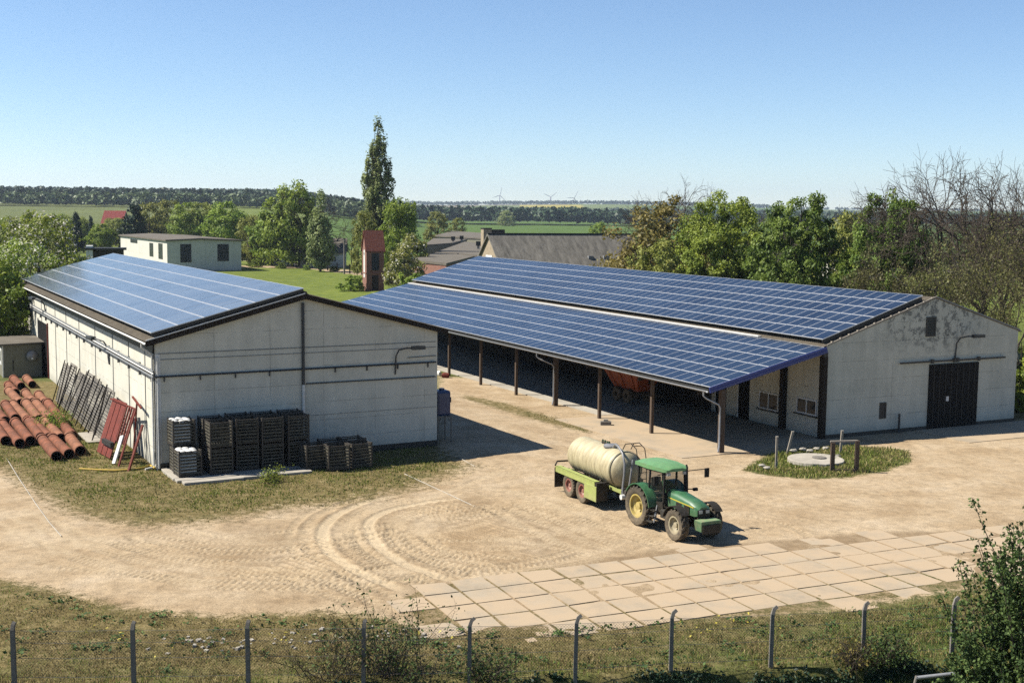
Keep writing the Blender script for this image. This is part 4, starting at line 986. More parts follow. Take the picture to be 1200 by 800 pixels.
# ---- clay pipes in the grass along the left shed
PP = [(-5.59, 9.14, 7.2), (-4.96, 9.69, 6.8), (-4.3, 10.53, 6.1), (-4.3, 4.57, 5.5), (-3.62, 4.83, 5.2), (-2.93, 5.55, 4.6), (-3.9, 10.2, 6.2), (-3.3, 9.9, 6.5), (-2.6, 10.4, 4.8),
      (-5.5, 17.2, 6.6), (-4.82, 17.85, 6.2), (-4.2, 17.25, 6.9), (-3.55, 16.95, 7.4), (-2.93, 16.65, 7.6), (-2.35, 15.4, 8.4), (-3.75, 24.5, 6.4), (-2.95, 24.55, 4.6), (-2.25, 23.95, 4.0), (-2.75, 32.6, 4.4), (-1.9, 33.3, 3.6), (-3.5, 29.5, 4.4), (-6.2, 10.3, 6.4), (-6.2, 17.6, 6.4)]
PL = ['front row', 'front row', 'front row', 'foremost group nearest the hose', 'foremost group nearest the hose', 'foremost group nearest the hose', 'front row', 'front row', 'front row right of the foremost group', 'second row', 'second row', 'second row', 'second row', 'second row', 'second row, against the fence frames', 'third row', 'third row', 'third row', 'far end of the pile', 'far end of the pile by the kiosk', 'fourth row', 'front row', 'second row']
ordw = ['first', 'second', 'third', 'fourth', 'fifth', 'sixth', 'seventh']
cnt = {}
srt = sorted(range(len(PP)), key=lambda i: (PL[i].split(',')[0], PP[i][0])); lab_of = {}
for i in srt:
    k = PL[i].split(',')[0]; cnt[k] = cnt.get(k, 0)+1; lab_of[i] = 'red-brown pipe, %s from the left in the %s' % (ordw[cnt[k]-1], PL[i])
def make_pipe(L_, mat):
    m = MB(); n = 20; r = .29
    m.lathe([(r-.045, -.0), (r, 0), (r, L_-.35), (r+.05, L_-.33), (r+.05, L_), (r-.0, L_), (r-.0, L_-.3), (r-.045, L_-.32)], mat, n)
    for y in (L_*.33, L_*.66): m.lathe([(r+.002, y-.03), (r+.012, y), (r+.002, y+.03)], mat, n)
    return m
for i, (v_, u_, L_) in enumerate(PP):
    p = Lw(v_, u_); rz = LA+rr.uniform(-.03, .03)
    t = thing('clay_pipe', lab_of[i], 'pipe', (p.x, p.y, .29+rr.uniform(-.03, .01)), rz, 'red-brown pipes lying along the left shed')
    mt = 'clay_pipe' if rr.random() < .5 else 'clay_pipe_b'
    make_pipe(L_, mt).build('tube', t, True)
    m = MB(); m.lathe([(.243, .02), (.243, L_-.05)], 'pipe_inside', 16); m.build('bore', t, True)
# ---- kiosk by the far end of the wall
kp = G(8, 446); ka = LA-.03
kp = Lw(-3.2, 40.2); kk = thing('site_cabin', 'small beige cabin with a round dish at the far end of the left shed', 'cabin', kp, LA)
m = MB(); m.box(0, 2.9, 0, 6., 0, 2.55, 'kiosk_wall'); m.box(-.03, .06, -.03, .06, 0, 2.55, 'white_trim'); m.build('wall', kk)
m = MB(); m.prism([(-.25, 2.553), (3.1, 2.62), (3.1, 2.74), (-.25, 2.67)], -.25, 6.2, 'grey_felt'); m.build('roof', kk)
m = MB(); m.box(-.02, 0, .8, 5., .9, 2.2, 'white_sheet'); m.box(-.04, -.02, 1.2, 2.2, 1.2, 2.0, 'window_glass'); m.build('window', kk)
m = MB(); m.box(.72, .8, -.03, 0, .5, 1.4, 'dark_trim'); m.build('vent', kk)
m = MB(); Mx = Matrix.Translation((2.15, -.28, 1.65)) @ Matrix.Rotation(pi, 4, 'Z')
m.lathe([(.01, .12), (.2, .1), (.36, .04), (.42, -.02), (.42, 0), (.36, .06), (.01, .14)], 'steel_grey', 20, Mx); m.tube([(2.15, -.25, 1.65), (2.15, -.02, 1.3)], .03, 'dark_trim', 6); m.tube([(2.15, -.25, 1.62), (2.1, -.6, 1.5)], .02, 'white_trim', 6); m.box(2.05, 2.17, -.68, -.56, 1.44, 1.58, 'white_sheet'); m.build('dish', kk, True)
# ---- lattice frames leaning against the wall
for k in range(7):
    u0 = 8.6+k*2.55; p = Lw(-1.25, u0)
    t = thing('fence_frame', 'grey slatted frame leaning on the shed wall, %s of seven counted from the near end' % ordw[k], 'frame', (p.x, p.y, 0), LA, 'slatted frames leaning along the left shed')
    tl = rr.uniform(.2, .34); hh = 2.75+rr.uniform(-.15, .2); ln = 2.5
    fx = lambda z: z*sin(tl)
    m = MB()
    m.bar((0, 0, 0), (fx(hh), 0, hh), .06, .05, 'concrete_post'); m.bar((0, ln-.06, 0), (fx(hh), ln-.06, hh), .06, .05, 'concrete_post'); m.bar((fx(hh), 0, hh), (fx(hh), ln, hh), .05, .06, 'concrete_post'); m.bar((0, 0, .05), (0, ln, .05), .05, .06, 'concrete_post'); m.build('frame', t)
    m = MB()
    for j in range(15): z = .15+j*(hh-.3)/14; m.bar((fx(z)+.03, .03, z), (fx(z)+.03, ln-.06, z), .02, .15, 'concrete_post')
    m.build('slat_panel', t)
    m = MB()
    for j in range(2):
        y = .45+j*1.2; m.bar((-.18-rr.random()*.3, y+rr.uniform(-.4, .4), 0), (fx(hh)-.05, y+rr.uniform(-.5, .6), hh+rr.uniform(-.1, .3)), .06, .06, 'dark_wood')
    m.build('brace', t)
for k in range(2):
    p = Lw(-1.6-k*.1, 7.3+k*1.2, 0); 
p = Lw(-2.0, 8.9); m = MB(); m.box(0, 1.1, 0, 3.4, 0, .07, 'concrete'); o = m.build('concrete_sheet', None, loc=(p.x, p.y, .03)); o.rotation_euler = (0, 0, LA); tag(o, 'pale flat sheet lying on the ground at the foot of the slatted frames', 'sheet')
# ---- red implement leaning on the corner of the shed
p = Lw(-1.6, 1.9); t = thing('red_implement', 'red slatted steel implement leaning against the shed near its corner', 'implement', (p.x, p.y, 0), LA+.12); t.scale = (1.2, 1.3, 1.15)
def lean(a, b, z, off=0): return (a+z*.42+off, b+z*.25, z)
m = MB()
for j in range(5): b = .0+j*.62; m.add([lean(0, b+.03, .1), lean(0, b+.58, .1), lean(0, b+.58, 2.5), lean(0, b+.03, 2.5), lean(.05, b+.03, .1), lean(.05, b+.58, .1), lean(.05, b+.58, 2.5), lean(.05, b+.03, 2.5)], [(0, 1, 2, 3), (4, 5, 6, 7), (0, 1, 5, 4), (1, 2, 6, 5), (2, 3, 7, 6), (3, 0, 4, 7)], 'red_paint') if j > 1 else None
m.build('sheet', t)
for j in range(4):
    b = .05+j*.3; m = MB(); m.bar(lean(-.06, b, 0.9), lean(-.06, b, 2.45), .05, .09, 'red_paint'); m.build('slat', t)
m = MB(); m.bar(lean(-.12, .35, .05), lean(-.12, .35, 1.25), .42, .05, 'white_sheet', (-1, 0, 0)); m.build('white_board', t)
m = MB(); m.bar(lean(-.05, -.1, 0), lean(-.05, -.1, 2.45), .07, .07, 'red_paint'); m.bar(lean(0, -1.2, 0), lean(.1, -1.0, 1.9), .08, .10, 'red_paint'); m.bar(lean(0, -.1, .9), lean(0, 1.3, .9), .06, .06, 'red_paint'); m.bar(lean(-.05, -.1, 2.45), lean(-.05, 3.2, 2.45), .06, .06, 'red_paint'); m.bar(lean(-.1, 1.2, .7), lean(-.1, 2.4, .7), .16, .22, 'dark_trim'); m.build('frame', t)
p = Lw(-.55, 3.2); t = thing('tee_bar', 'rusty T-shaped bar standing behind the red implement', 'bar', (p.x, p.y, 0), LA); m = MB(); m.tube([(0, .3, 0), (.2, 0, 3.1)], .05, 'red_paint', 6); m.build('stem', t, True); m = MB(); m.bar((.2, -1.1, 2.95), (.2, 1.1, 3.25), .09, .09, 'red_paint'); m.build('crossbar', t)
# ---- yellow hose
pts = [G(93, 549, .06), G(110, 550, .05), G(135, 551, .05), G(155, 550, .05), G(168, 548, .06), G(176, 545, .08), Lw(-.15, -.02, .14)]
m = MB(); m.tube(pts, .055, 'yellow_hose', 8); o = m.build('yellow_hose', None, True); tag(o, 'yellow hose lying on the grass below the shed corner', 'hose')
# ---- blue tank on a stand beside the shed
TPp = Lw(LWID+.35, -.35+1.0); t = thing('blue_tank', 'dark blue plastic tank on a steel stand by the right corner of the left shed', 'tank', (TPp.x, TPp.y, hz(TPp.x, TPp.y)), LA)
m = MB()
for x in (0, .85):
    for y in (0, .85): m.box(x, x+.06, y, y+.06, 0, 1.55, 'concrete_post')
for y in (.0, .85): m.box(.06, .85, y, y+.05, 1.48, 1.55, 'concrete_post')
for x in (0, .85): m.box(x, x+.05, .06, .85, 1.48, 1.55, 'concrete_post')
m.bar((.06, .03, 1.2), (.25, .03, 1.5), .04, .04, 'concrete_post'); m.bar((.86, .03, 1.2), (.66, .03, 1.5), .04, .04, 'concrete_post'); m.build('stand', t)
m = MB(); Mx = Matrix.Translation((.45, .45, 1.56)) @ Matrix.Rotation(-pi/2, 4, 'X') @ Matrix.Scale(-1, 4, (0, 1, 0))
m = MB(); m.box(.0, .86, .0, .9, 1.56, 3.05, 'blue_plastic'); m.build('tank_body', t, bevel=.14)
m = MB(); m.box(.87, 1.0, .3, .55, 2.3, 2.6, 'machine_black'); m.tube([(.45, .45, 3.0), (.45, .45, 3.15)], .16, 'blue_plastic', 12); m.build('cap', t)
# ---- wire fence along the front
P3 = FP; t = thing('wire_fence', 'wire fence on concrete posts across the foreground', 'fence', (0, 0, 0)); t.location = (P3[0].x, P3[0].y, 0); B = t.location.copy()
def bank(x, y): return hz(x, y)
PTOP = [(17, 749), (157, 743), (291, 740), (426, 734), (551, 730), (674, 724), (789, 717), (906, 713), (1013, 709), (1117, 703), (1225, 697)]
for k, p in enumerate(P3):
    z = 1.84; zb = hz(p.x, p.y); q = p-B; m = MB(); tw_ = rr.uniform(-.02, .02)
    bend = .14 if k >= 4 else .05
    m.tube([(q.x, q.y, zb-.3), (q.x+tw_*.5, q.y, z*.6), (q.x+tw_, q.y, z-.22), (q.x+tw_+bend*.35, q.y+.03, z-.07), (q.x+tw_+bend, q.y+.06, z)], [.085, .08, .075, .072, .07], 'concrete_post', 4, ph=pi/4); m.build('post', t)
def ft(k, z): p = P3[k]-B; return Vector((p.x, p.y, z))
for z in (.25, .8, 1.25, 1.6):
    m = MB()
    for k in range(len(P3)-1):
        a, b = ft(k, z), ft(k+1, z); mid = (a+b)/2-Vector((0, 0, .02)); m.tube([a, mid, b], .006, 'wire', 3, False)
    m.build('wire_strand', t)
V = []; Q = []
for k in range(len(P3)-1):
    a, b = ft(k, 0), ft(k+1, 0); L_ = (b-a).length; e = (b-a)/L_; H_ = 1.35; n = int(L_/.09)
    for s_ in (1, -1):
        for i in range(-int(H_/.09), n+int(H_/.09)):
            x0 = i*.09; x1 = x0+s_*H_; z0, z1 = .22, .22+H_
            if x0 < 0: 
                if s_ < 0: continue
                z0 += -x0; x0 = 0
            if x0 > L_:
                if s_ > 0: continue
                z0 += x0-L_; x0 = L_
            if x1 > L_: z1 -= x1-L_; x1 = L_
            if x1 < 0: z1 += x1; x1 = 0
            if z1 <= z0: continue
            p = a+e*x0; q = a+e*x1; c0 = len(V); r = .0038
            dv = Vector((e.y, -e.x, 0))*.0
            V += [(p.x, p.y, z0-r), (q.x, q.y, z1-r), (q.x, q.y, z1+r), (p.x, p.y, z0+r)]; Q.append((c0, c0+1, c0+2, c0+3))
o = bpy.data.objects.new('wire_mesh', npmesh('wire_mesh', np.array(V), np.array(Q), ['wire'])); COL.objects.link(o); o.parent = t
# pale rail lying at the foot of the bush
a_ = G(1073, 794, .1); b_ = G(1118, 789, .25); t = thing('pale_rail', 'pale metal tube lying in the grass at the foot of the big bush', 'tube', a_); m = MB(); m.tube([(0, 0, 0), b_-a_], .06, 'zinc', 10); m.build('tube', t, True); m = MB(); m.tube([(-.02, 0, -.2), (.03, 0, .06)], .05, 'concrete_post', 8); m.build('foot', t, True)
# ---- well island: round cover, posts and a frame
def post_thing(px, pyb, pyt, r, lab, lean_=(0, 0), mat='pale_wood'):
    p = G(px, pyb); z = AT(px, pyt, p.y).z; t = thing('marker_post', lab, 'post', (p.x, p.y, 0)); m = MB(); m.box(-r, r, -r, r, -.3, z, mat)
    m.v = [(x+lean_[0]*max(zz, 0), y+lean_[1]*max(zz, 0), zz) for x, y, zz in m.v]
    m.build('shaft', t, bevel=.01); m = MB(); m.box(-r*1.1+lean_[0]*z, r*1.1+lean_[0]*z, -r*1.1+lean_[1]*z, r*1.1+lean_[1]*z, z, z+.04, 'concrete'); m.build('cap', t)
post_thing(909.5, 546, 512, .06, 'upright pale post at the left edge of the grass island')
post_thing(922, 528, 506, .065, 'leaning post second from the left on the grass island', (.28, 0))
post_thing(984.5, 531, 505, .065, 'pale post standing behind the wooden frame on the grass island', (.06, 0))
a_ = G(975, 552.5); b_ = G(1003.5, 553); t = thing('wooden_frame', 'goal-shaped dark wooden frame on the grass island', 'frame', (a_.x, a_.y, 0), atan2(b_.y-a_.y, b_.x-a_.x)); L_ = (b_-a_).length
zt = AT(975, 518, a_.y).z
for x in (0, L_): m = MB(); m.box(x-.11, x+.11, -.1, .1, -.3, zt+(.12 if x else 0), 'wood_post'); m.build('post', t, bevel=.02)
m = MB(); m.bar((-.15, -.02, zt+.04), (L_, -.02, zt+.10), .12, .08, 'pale_wood'); m.build('crossbar', t); m = MB(); m.bar((.12, -.1, .1), (L_-.12, -.12, .12), .16, .12, 'wood_post'); m.build('sill_beam', t)
c_ = G(956, 539.5); t = thing('well_cover', 'round concrete well cover on the grass island', 'well', (c_.x, c_.y, 0))
m = MB(); n = 26; rrw = 1.55; vs = [(rrw*cos(2*pi*i/n)*(1+rr.uniform(-.03, .03)), rrw*sin(2*pi*i/n)*(1+rr.uniform(-.03, .03))) for i in range(n)]
m.prism(vs, -.1, .13, 'concrete', 'xy'); m.build('slab', t, bevel=.03); m = MB(); m.lathe([(.01, 0), (.38, 0), (.38, .06), (.3, .07), (.01, .07)], 'concrete_post', 16, Matrix.Translation((.2, .1, .131)) @ Matrix.Rotation(pi/2, 4, 'X')); m.build('hatch', t, True)
for k, (x, y) in enumerate(((930, 529), (941, 527.5), (949, 529), (957, 526.5), (968, 526), (981, 535), (893, 546), (899, 549))):
    p = G(x, y); r = .13+.05*rr.random(); m = MB(); m.lathe([(.01, -r*.7), (r*.8, -r*.5), (r, 0), (r*.7, r*.5), (.01, r*.6)], 'concrete', 8, Matrix.Rotation(pi/2, 4, 'X') @ Matrix.Rotation(rr.random()*3, 4, 'Y'))
    m.v = [(a+rr.uniform(-.03, .03), b+rr.uniform(-.03, .03), c+rr.uniform(-.02, .02)) for a, b, c in m.v]
    o = m.build('field_stone', None, loc=(p.x, p.y, r*.4)); o.scale = (1.3, 1, .8); tag(o, 'small pale stone among the stones around the grass island', 'stone', 'stones around the well cover')
# bits under the side roof: orange hopper trailer, far white and pink sacks, small planter
tr_ = Rw(-2.7, 17.4); zt_ = hz(tr_.x, tr_.y)+.05; t = thing('orange_trailer', 'orange hopper trailer parked in the dark under the side roof', 'trailer', (tr_.x, tr_.y, zt_), RA)
m = MB(); 
def frus(m, x0, x1, y0, y1, z0, X0, X1, Y0, Y1, z1, mat): m.add([(x0, y0, z0), (x1, y0, z0), (x1, y1, z0), (x0, y1, z0), (X0, Y0, z1), (X1, Y0, z1), (X1, Y1, z1), (X0, Y1, z1)], [(0, 3, 2, 1), (0, 1, 5, 4), (1, 2, 6, 5), (2, 3, 7, 6), (3, 0, 4, 7)], mat)
frus(m, -.5, .5, -1.6, 1.6, .9, -1.1, 1.1, -2.3, 2.3, 2.2, 'orange_paint'); m.build('hopper', t)
m = MB()
for s_ in (-1, 1): m.box(s_*1.1-.05, s_*1.1+.05, -2.3, 2.3, 2.2, 2.32, 'orange_paint'); m.box(-1.1, 1.1, s_*2.3-.05, s_*2.3+.05, 2.2, 2.32, 'orange_paint')
for y in (-1.2, 0, 1.2): m.bar((-.55, y, .9), (-1.14, y*1.3, 2.2), .06, .08, 'orange_paint')
m.box(-.12, .12, -2.36, -2.31, 1.5, 1.8, 'machine_black'); m.build('rim', t)
m = MB(); m.box(-.45, -.3, -3.6, 2., .7, .88, 'machine_dusty'); m.box(.3, .45, -3.6, 2., .7, .88, 'machine_dusty'); m.build('chassis', t)
for s_ in (-1, 1):
    for y in (-.7, .7): m = MB(); m.lathe([(.2, -.14), (.48, -.14), (.52, 0), (.48, .14), (.2, .14), (.2, -.14)], 'rubber', 18, Matrix.Translation((s_*.8, y, .52)) @ Matrix.Rotation(pi/2, 4, 'Z')); m.build('wheel', t, True)
for k, (x, y, c_, lab) in enumerate(((514.5, 432, 'white_sheet', 'white sack lying beyond the corner of the left shed'), (522, 434.5, 'red_paint', 'reddish sack beside the farthest visible roof post'))):
    p = G(x, y); t = thing('feed_sack', lab, 'sack', (p.x, p.y, hz(p.x, p.y))); m = MB(); t.scale = (.45, .45, .6); Mx = Matrix.Translation((0, 0, .35)) @ Matrix.Rotation(.4+k, 4, 'Z'); m.lathe([(.01, -.8), (.3, -.7), (.42, 0), (.34, .6), (.01, .75)], c_, 12, Mx); m.build('bag', t, True); m = MB(); m.tube([(0, .7, .4), (.1, .95, .5)], .06, c_, 6); m.build('neck', t)
p = G(709, 492); t = thing('stone_block', 'small block with weeds at the foot of the second nearest slim roof post', 'block', (p.x, p.y, hz(p.x, p.y))); m = MB(); m.box(-.3, .4, -.2, .2, 0, .28, 'concrete_post'); m.build('block', t, bevel=.03); m = MB(); m.box(-.1, .2, -.1, .1, .28, .4, 'concrete'); m.build('cap', t)

# ================================================================== vehicles
def wheel(parent, name, x, y, R_, w_, rim_r, rim_mat, lugs, side, lug_h=.045, dish=.12):
    """tyre with lugs turning about local Y; side=-1 faces -y"""
    m = MB(); hw = w_/2
    prof = [(rim_r, -hw*.75), (rim_r+.05, -hw*.92), (R_*.80, -hw), (R_*.93, -hw*.93), (R_-lug_h, -hw*.72), (R_-lug_h, 0), (R_-lug_h, hw*.72), (R_*.93, hw*.93), (R_*.80, hw), (rim_r+.05, hw*.92), (rim_r, hw*.75)]
    m.lathe(prof, 'tyre_side', 40)
    for k in range(lugs):
        for s_ in (-1, 1):
            a0 = 2*pi*(k+(0 if s_ > 0 else .5))/lugs
            pts = []
            N_ = 4
            for i in range(N_+1):
                f = i/N_; yy = s_*hw*(.02+.95*f); aa = a0-f*.26*(20/lugs); r0 = R_-lug_h-.02; r1 = R_ if f < .8 else R_-.04
                if f == 1: r0 = R_*.86; r1 = R_*.93
                pts.append((yy, aa, r0, r1))
            da = .36*pi/lugs
            for i in range(N_):
                (ya, aa, ra0, ra1), (yb, ab, rb0, rb1) = pts[i], pts[i+1]
                vs = []
                for (yy, an, r_) in ((ya, aa-da, ra0), (ya, aa+da, ra0), (yb, ab+da, rb0), (yb, ab-da, rb0), (ya, aa-da, ra1), (ya, aa+da, ra1), (yb, ab+da, rb1), (yb, ab-da, rb1)):
                    vs.append((r_*cos(an), yy, r_*sin(an)))
                m.add(vs, [(4, 5, 6, 7), (0, 1, 5, 4), (1, 2, 6, 5), (2, 3, 7, 6), (3, 0, 4, 7)], 'rubber')
    o = m.build(name, parent, True, loc=(x, y, R_))
    r = MB(); s_ = side
    r.lathe([(rim_r+.02, s_*hw*.82), (rim_r-.04, s_*hw*.8), (rim_r-.06, s_*hw*.3), (rim_r*.62, s_*(hw*.3-dish*.2)), (rim_r*.5, s_*(hw*.3-dish*.8)), (rim_r*.34, s_*(hw*.3-dish*.8)), (rim_r*.32, s_*(hw*.3+.04)), (.01, s_*(hw*.3+.05))], rim_mat, 28)
    r.lathe([(rim_r+.01, -s_*hw*.8), (rim_r-.06, -s_*hw*.5), (.01, -s_*hw*.5)], 'machine_black', 24)
    ro = r.build('rim', o, True)
    b = MB()
    for k in range(8): a = 2*pi*k/8; c = rim_r*.42; b.lathe([(.01, 0), (.022, 0), (.022, .03), (.01, .03)], 'machine_black', 6, Matrix.Translation((c*cos(a), s_*(hw*.3-dish*.8+.0)-.015, c*sin(a))))
    return o
TA = radians(-62.6); ax = Vector((6.36, 53.08, 0))
tr = thing('tractor', 'green tractor with yellow wheel rims hitched to the slurry tanker', 'tractor', ax, TA)
RY = .85
# drive train
m = MB(); m.box(-.45, 1.2, -.28, .28, .55, 1.05, 'machine_dusty'); m.box(1.2, 2.9, -.22, .22, .6, 1.15, 'machine_black'); m.box(2.9, 3.45, -.25, .25, .55, 1.0, 'machine_black'); m.tube([(0, -RY+.2, .87), (0, RY-.2, .87)], .16, 'machine_dusty', 12); m.bar((2.78, -.72, .62), (2.78, .72, .62), .16, .2, 'machine_dusty'); m.build('drivetrain', tr, bevel=.03)
wheel(tr, 'rear_wheel', 0, -RY, .87, .48, .50, 'rim_yellow', 20, -1, .06, .2); wheel(tr, 'rear_wheel', 0, RY, .87, .48, .50, 'rim_yellow', 20, 1, .06, .2)
wheel(tr, 'front_wheel', 2.78, -.84, .66, .40, .36, 'rim_cream', 16, -1, .05, .14); wheel(tr, 'front_wheel', 2.78, .84, .66, .40, .36, 'rim_cream', 16, 1, .05, .14)
# hood
def loft(m, secs, mat, cap=True):
    """secs: list of (x, half_w_bottom, half_w_top, z0, z1, crown)"""
    b = len(m.v); k = m.mi(mat); n = 0
    for (x, wb, wt, z0, z1, cr) in secs:
        ring = [(-wb, z0), (-wb*1.0, z0+(z1-z0)*.72), (-wt, z1-cr), (-wt*.55, z1), (wt*.55, z1), (wt, z1-cr), (wb, z0+(z1-z0)*.72), (wb, z0)]
        n = len(ring); m.v += [(x, y, z) for y, z in ring]
    for i in range(len(secs)-1):
        for j in range(n): m.f.append((b+i*n+j, b+i*n+(j+1) % n, b+(i+1)*n+(j+1) % n, b+(i+1)*n+j)); m.m.append(k)
    if cap:
        m.f.append(tuple(b+j for j in range(n))); m.m.append(k); m.f.append(tuple(b+(len(secs)-1)*n+j for j in range(n))); m.m.append(k)
m = MB(); loft(m, [(1.42, .40, .36, 1.12, 1.80, .08), (2.0, .39, .35, 1.10, 1.77, .08), (2.9, .37, .33, 1.06, 1.66, .09), (3.30, .35, .30, 1.06, 1.57, .10), (3.46, .32, .24, 1.10, 1.45, .10)], 'tractor_green'); hd = m.build('hood', tr, True)
for s_ in (-1, 1):
    m = MB(); m.bar((1.5, s_*.402, 1.50), (3.25, s_*.368, 1.42), .012, .045, 'stripe_yellow'); m.build('stripe', hd)
    for x0, x1 in ((2.05, 2.42), (2.62, 2.98)): m = MB(); m.box(x0, x1, s_*.40-.012, s_*.40+.0, 1.12, 1.42, 'machine_black') if s_ > 0 else m.box(x0, x1, -.402, -.388, 1.12, 1.42, 'machine_black'); m.build('side_grille', hd)
    m = MB(); m.box(3.46, 3.50, s_*.17-.09, s_*.17+.09, 1.20, 1.34, 'lamp_glass'); m.build('headlight', hd, bevel=.01)
m = MB(); m.box(3.40, 3.475, -.29, .29, .86, 1.36, 'machine_black'); m.build('front_grille', hd)
# front weight box
m = MB(); m.box(3.5, 4.0, -.50, .50, .58, .98, 'tractor_green'); m.box(3.52, 3.98, -.48, .48, .98, 1.0, 'roof_green'); m.build('weight_box', tr, bevel=.03)
m = MB(); m.box(4.003, 4.04, -.44, .44, .5, .86, 'machine_black'); m.box(3.4, 3.5, -.3, .3, .55, .9, 'machine_black'); m.build('weight_bracket', tr)
# cab
m = MB()
cb = [(-.55, .62), (1.42, .50)]; zt0, zt1 = 1.25, 2.56
for x, y, dx in ((-.5, .66, .06), (.45, .72, .05), (1.35, .55, -.02)):
    for s_ in (-1, 1): m.bar((x, s_*y, zt0), (x+dx, s_*(y-.04), zt1), .07, .07, 'machine_black')
for s_ in (-1, 1):
    m.bar((-.45, s_*.64, zt1-.03), (.45, s_*.69, zt1-.03), .06, .07, 'machine_black'); m.bar((.45, s_*.69, zt1-.03), (1.33, s_*.52, zt1-.03), .06, .07, 'machine_black')
    m.bar((.45, s_*.73, .95), (1.35, s_*.56, 1.05), .05, .45, 'machine_black'); m.bar((-.5, s_*.66, 1.3), (.45, s_*.73, 1.2), .05, .25, 'machine_black')
m.bar((-.5, -.66, 1.5), (-.5, .66, 1.5), .05, .4, 'machine_black'); m.bar((1.38, -.54, 1.35), (1.38, .54, 1.35), .06, .5, 'machine_black'); m.box(-.5, 1.36, -.54, .54, .92, 1.0, 'machine_black'); m.build('cab_frame', tr)
m = MB()
for s_ in (-1, 1):
    m.add([(-.44, s_*.655, 1.45), (.42, s_*.72, 1.35), (.45, s_*.69, 2.5), (-.42, s_*.63, 2.5)], [(0, 1, 2, 3)], 'cab_glass'); m.add([(.49, s_*.715, 1.2), (1.32, s_*.56, 1.3), (1.32, s_*.53, 2.5), (.5, s_*.68, 2.5)], [(0, 1, 2, 3)], 'cab_glass')
m.add([(1.37, -.51, 1.62), (1.37, .51, 1.62), (1.33, .49, 2.5), (1.33, -.49, 2.5)], [(0, 1, 2, 3)], 'cab_glass'); m.add([(-.5, -.6, 1.72), (-.5, .6, 1.72), (-.46, .58, 2.5), (-.46, -.58, 2.5)], [(0, 1, 2, 3)], 'cab_glass'); m.build('window', tr)
m = MB(); loft(m, [(-.68, .62, .52, 2.56, 2.70, .05), (-.6, .74, .66, 2.56, 2.77, .06), (.4, .78, .70, 2.56, 2.80, .06), (1.4, .64, .58, 2.56, 2.77, .06), (1.52, .54, .46, 2.57, 2.70, .05)], 'roof_green'); rc = m.build('cab_roof', tr, True)
for s_ in (-1, 1): m = MB(); m.box(1.42, 1.53, s_*.42-.09, s_*.42+.09, 2.42, 2.54, 'lamp_glass'); m.build('work_light', rc)
m = MB(); m.box(-.05, .45, -.25, .25, 1.25, 1.42, 'machine_black'); m.box(-.12, .0, -.24, .24, 1.42, 2.05, 'machine_black'); m.build('seat', tr, bevel=.05)
m = MB(); m.tube([(1.2, 0, 1.0), (.95, 0, 1.65)], .04, 'machine_black', 6); m.lathe([(.19, -.015), (.21, 0), (.19, .015), (.17, 0), (.19, -.015)], 'machine_black', 20, Matrix.Translation((.95, 0, 1.68)) @ Matrix.Rotation(pi/2-.4, 4, 'X')); m.build('steering_wheel', tr, True)
# fenders
def arc_fender(name, cx, cz, R_, y0, y1, a0, a1, mat, th=.04, n=14):
    m = MB(); vs = []
    for i in range(n+1):
        a = a0+(a1-a0)*i/n
        for r_ in (R_, R_+th):
            for y in (y0, y1): vs.append((cx+r_*cos(a), y, cz+r_*sin(a)))
    fs = []
    for i in range(n):
        b = 4*i; fs += [(b, b+1, b+5, b+4), (b+2, b+6, b+7, b+3), (b, b+4, b+6, b+2), (b+1, b+3, b+7, b+5)]
    fs += [(0, 2, 3, 1), (4*n, 4*n+1, 4*n+3, 4*n+2)]; m.add(vs, fs, mat); return m.build(name, tr, True)
for s_ in (-1, 1):
    y0, y1 = (s_*.58, s_*1.06) if s_ > 0 else (-1.06, -.58)
    arc_fender('rear_fender', 0.02, .87, .95, y0, y1, radians(8), radians(150), 'tractor_green')
    m = MB(); n = 12; yy = s_*.585
    vs = [(0.02, yy, .95)]+[(0.02+.95*cos(a), yy, .87+.95*sin(a)) for a in [radians(8+142*i/n) for i in range(n+1)]]
    m.add(vs, [(0, i, i+1) for i in range(1, n+1)], 'tractor_green'); m.build('fender_plate', tr)
    y0, y1 = (s_*.66, s_*1.04) if s_ > 0 else (-1.04, -.66)
    arc_fender('front_fender', 2.76, .66, .76, y0, y1, radians(40), radians(165), 'machine_black', .03, 10)
# steps, tank, exhaust, mirrors, hitch
m = MB()
for x in (.78, 1.18): m.bar((x+.02, -.92, .38), (x-.02, -.74, 1.12), .04, .04, 'steel_grey')
for z in (.40, .64, .88): y = -.92+.18*(z-.38)/.74; m.box(.78, 1.2, y-.12, y+.06, z-.02, z+.02, 'machine_dusty')
m.build('steps', tr)
m = MB(); m.box(.75, 1.9, .45, .80, .55, 1.0, 'machine_black'); m.box(1.25, 2.0, -.66, -.30, .6, .98, 'machine_dusty'); m.build('fuel_tank', tr, bevel=.05)
m = MB(); m.tube([(1.52, -.46, 1.2), (1.52, -.50, 1.7), (1.52, -.5, 2.7), (1.46, -.5, 2.82)], [.07, .07, .04, .04], 'machine_black', 8); m.v = [(x, -y, z) for x, y, z in m.v]; m.build('exhaust', tr, True)
for s_ in (-1, 1):
    m = MB()
    if s_ > 0: m.tube([(1.38, .5, 2.52), (1.5, 1.55, 2.56)], .02, 'machine_dusty', 6)
    else: m.tube([(1.38, -.5, 2.5), (1.3, -.85, 2.45)], .02, 'machine_black', 6)
    arm = m.build('mirror_arm', tr, True); m = MB(); yy = 1.58 if s_ > 0 else -.9; m.box(1.42 if s_ > 0 else 1.22, 1.5 if s_ > 0 else 1.3, yy-.11, yy+.11, 2.18 if s_ > 0 else 2.0, 2.58 if s_ > 0 else 2.4, 'machine_black'); m.build('mirror', arm, bevel=.02)
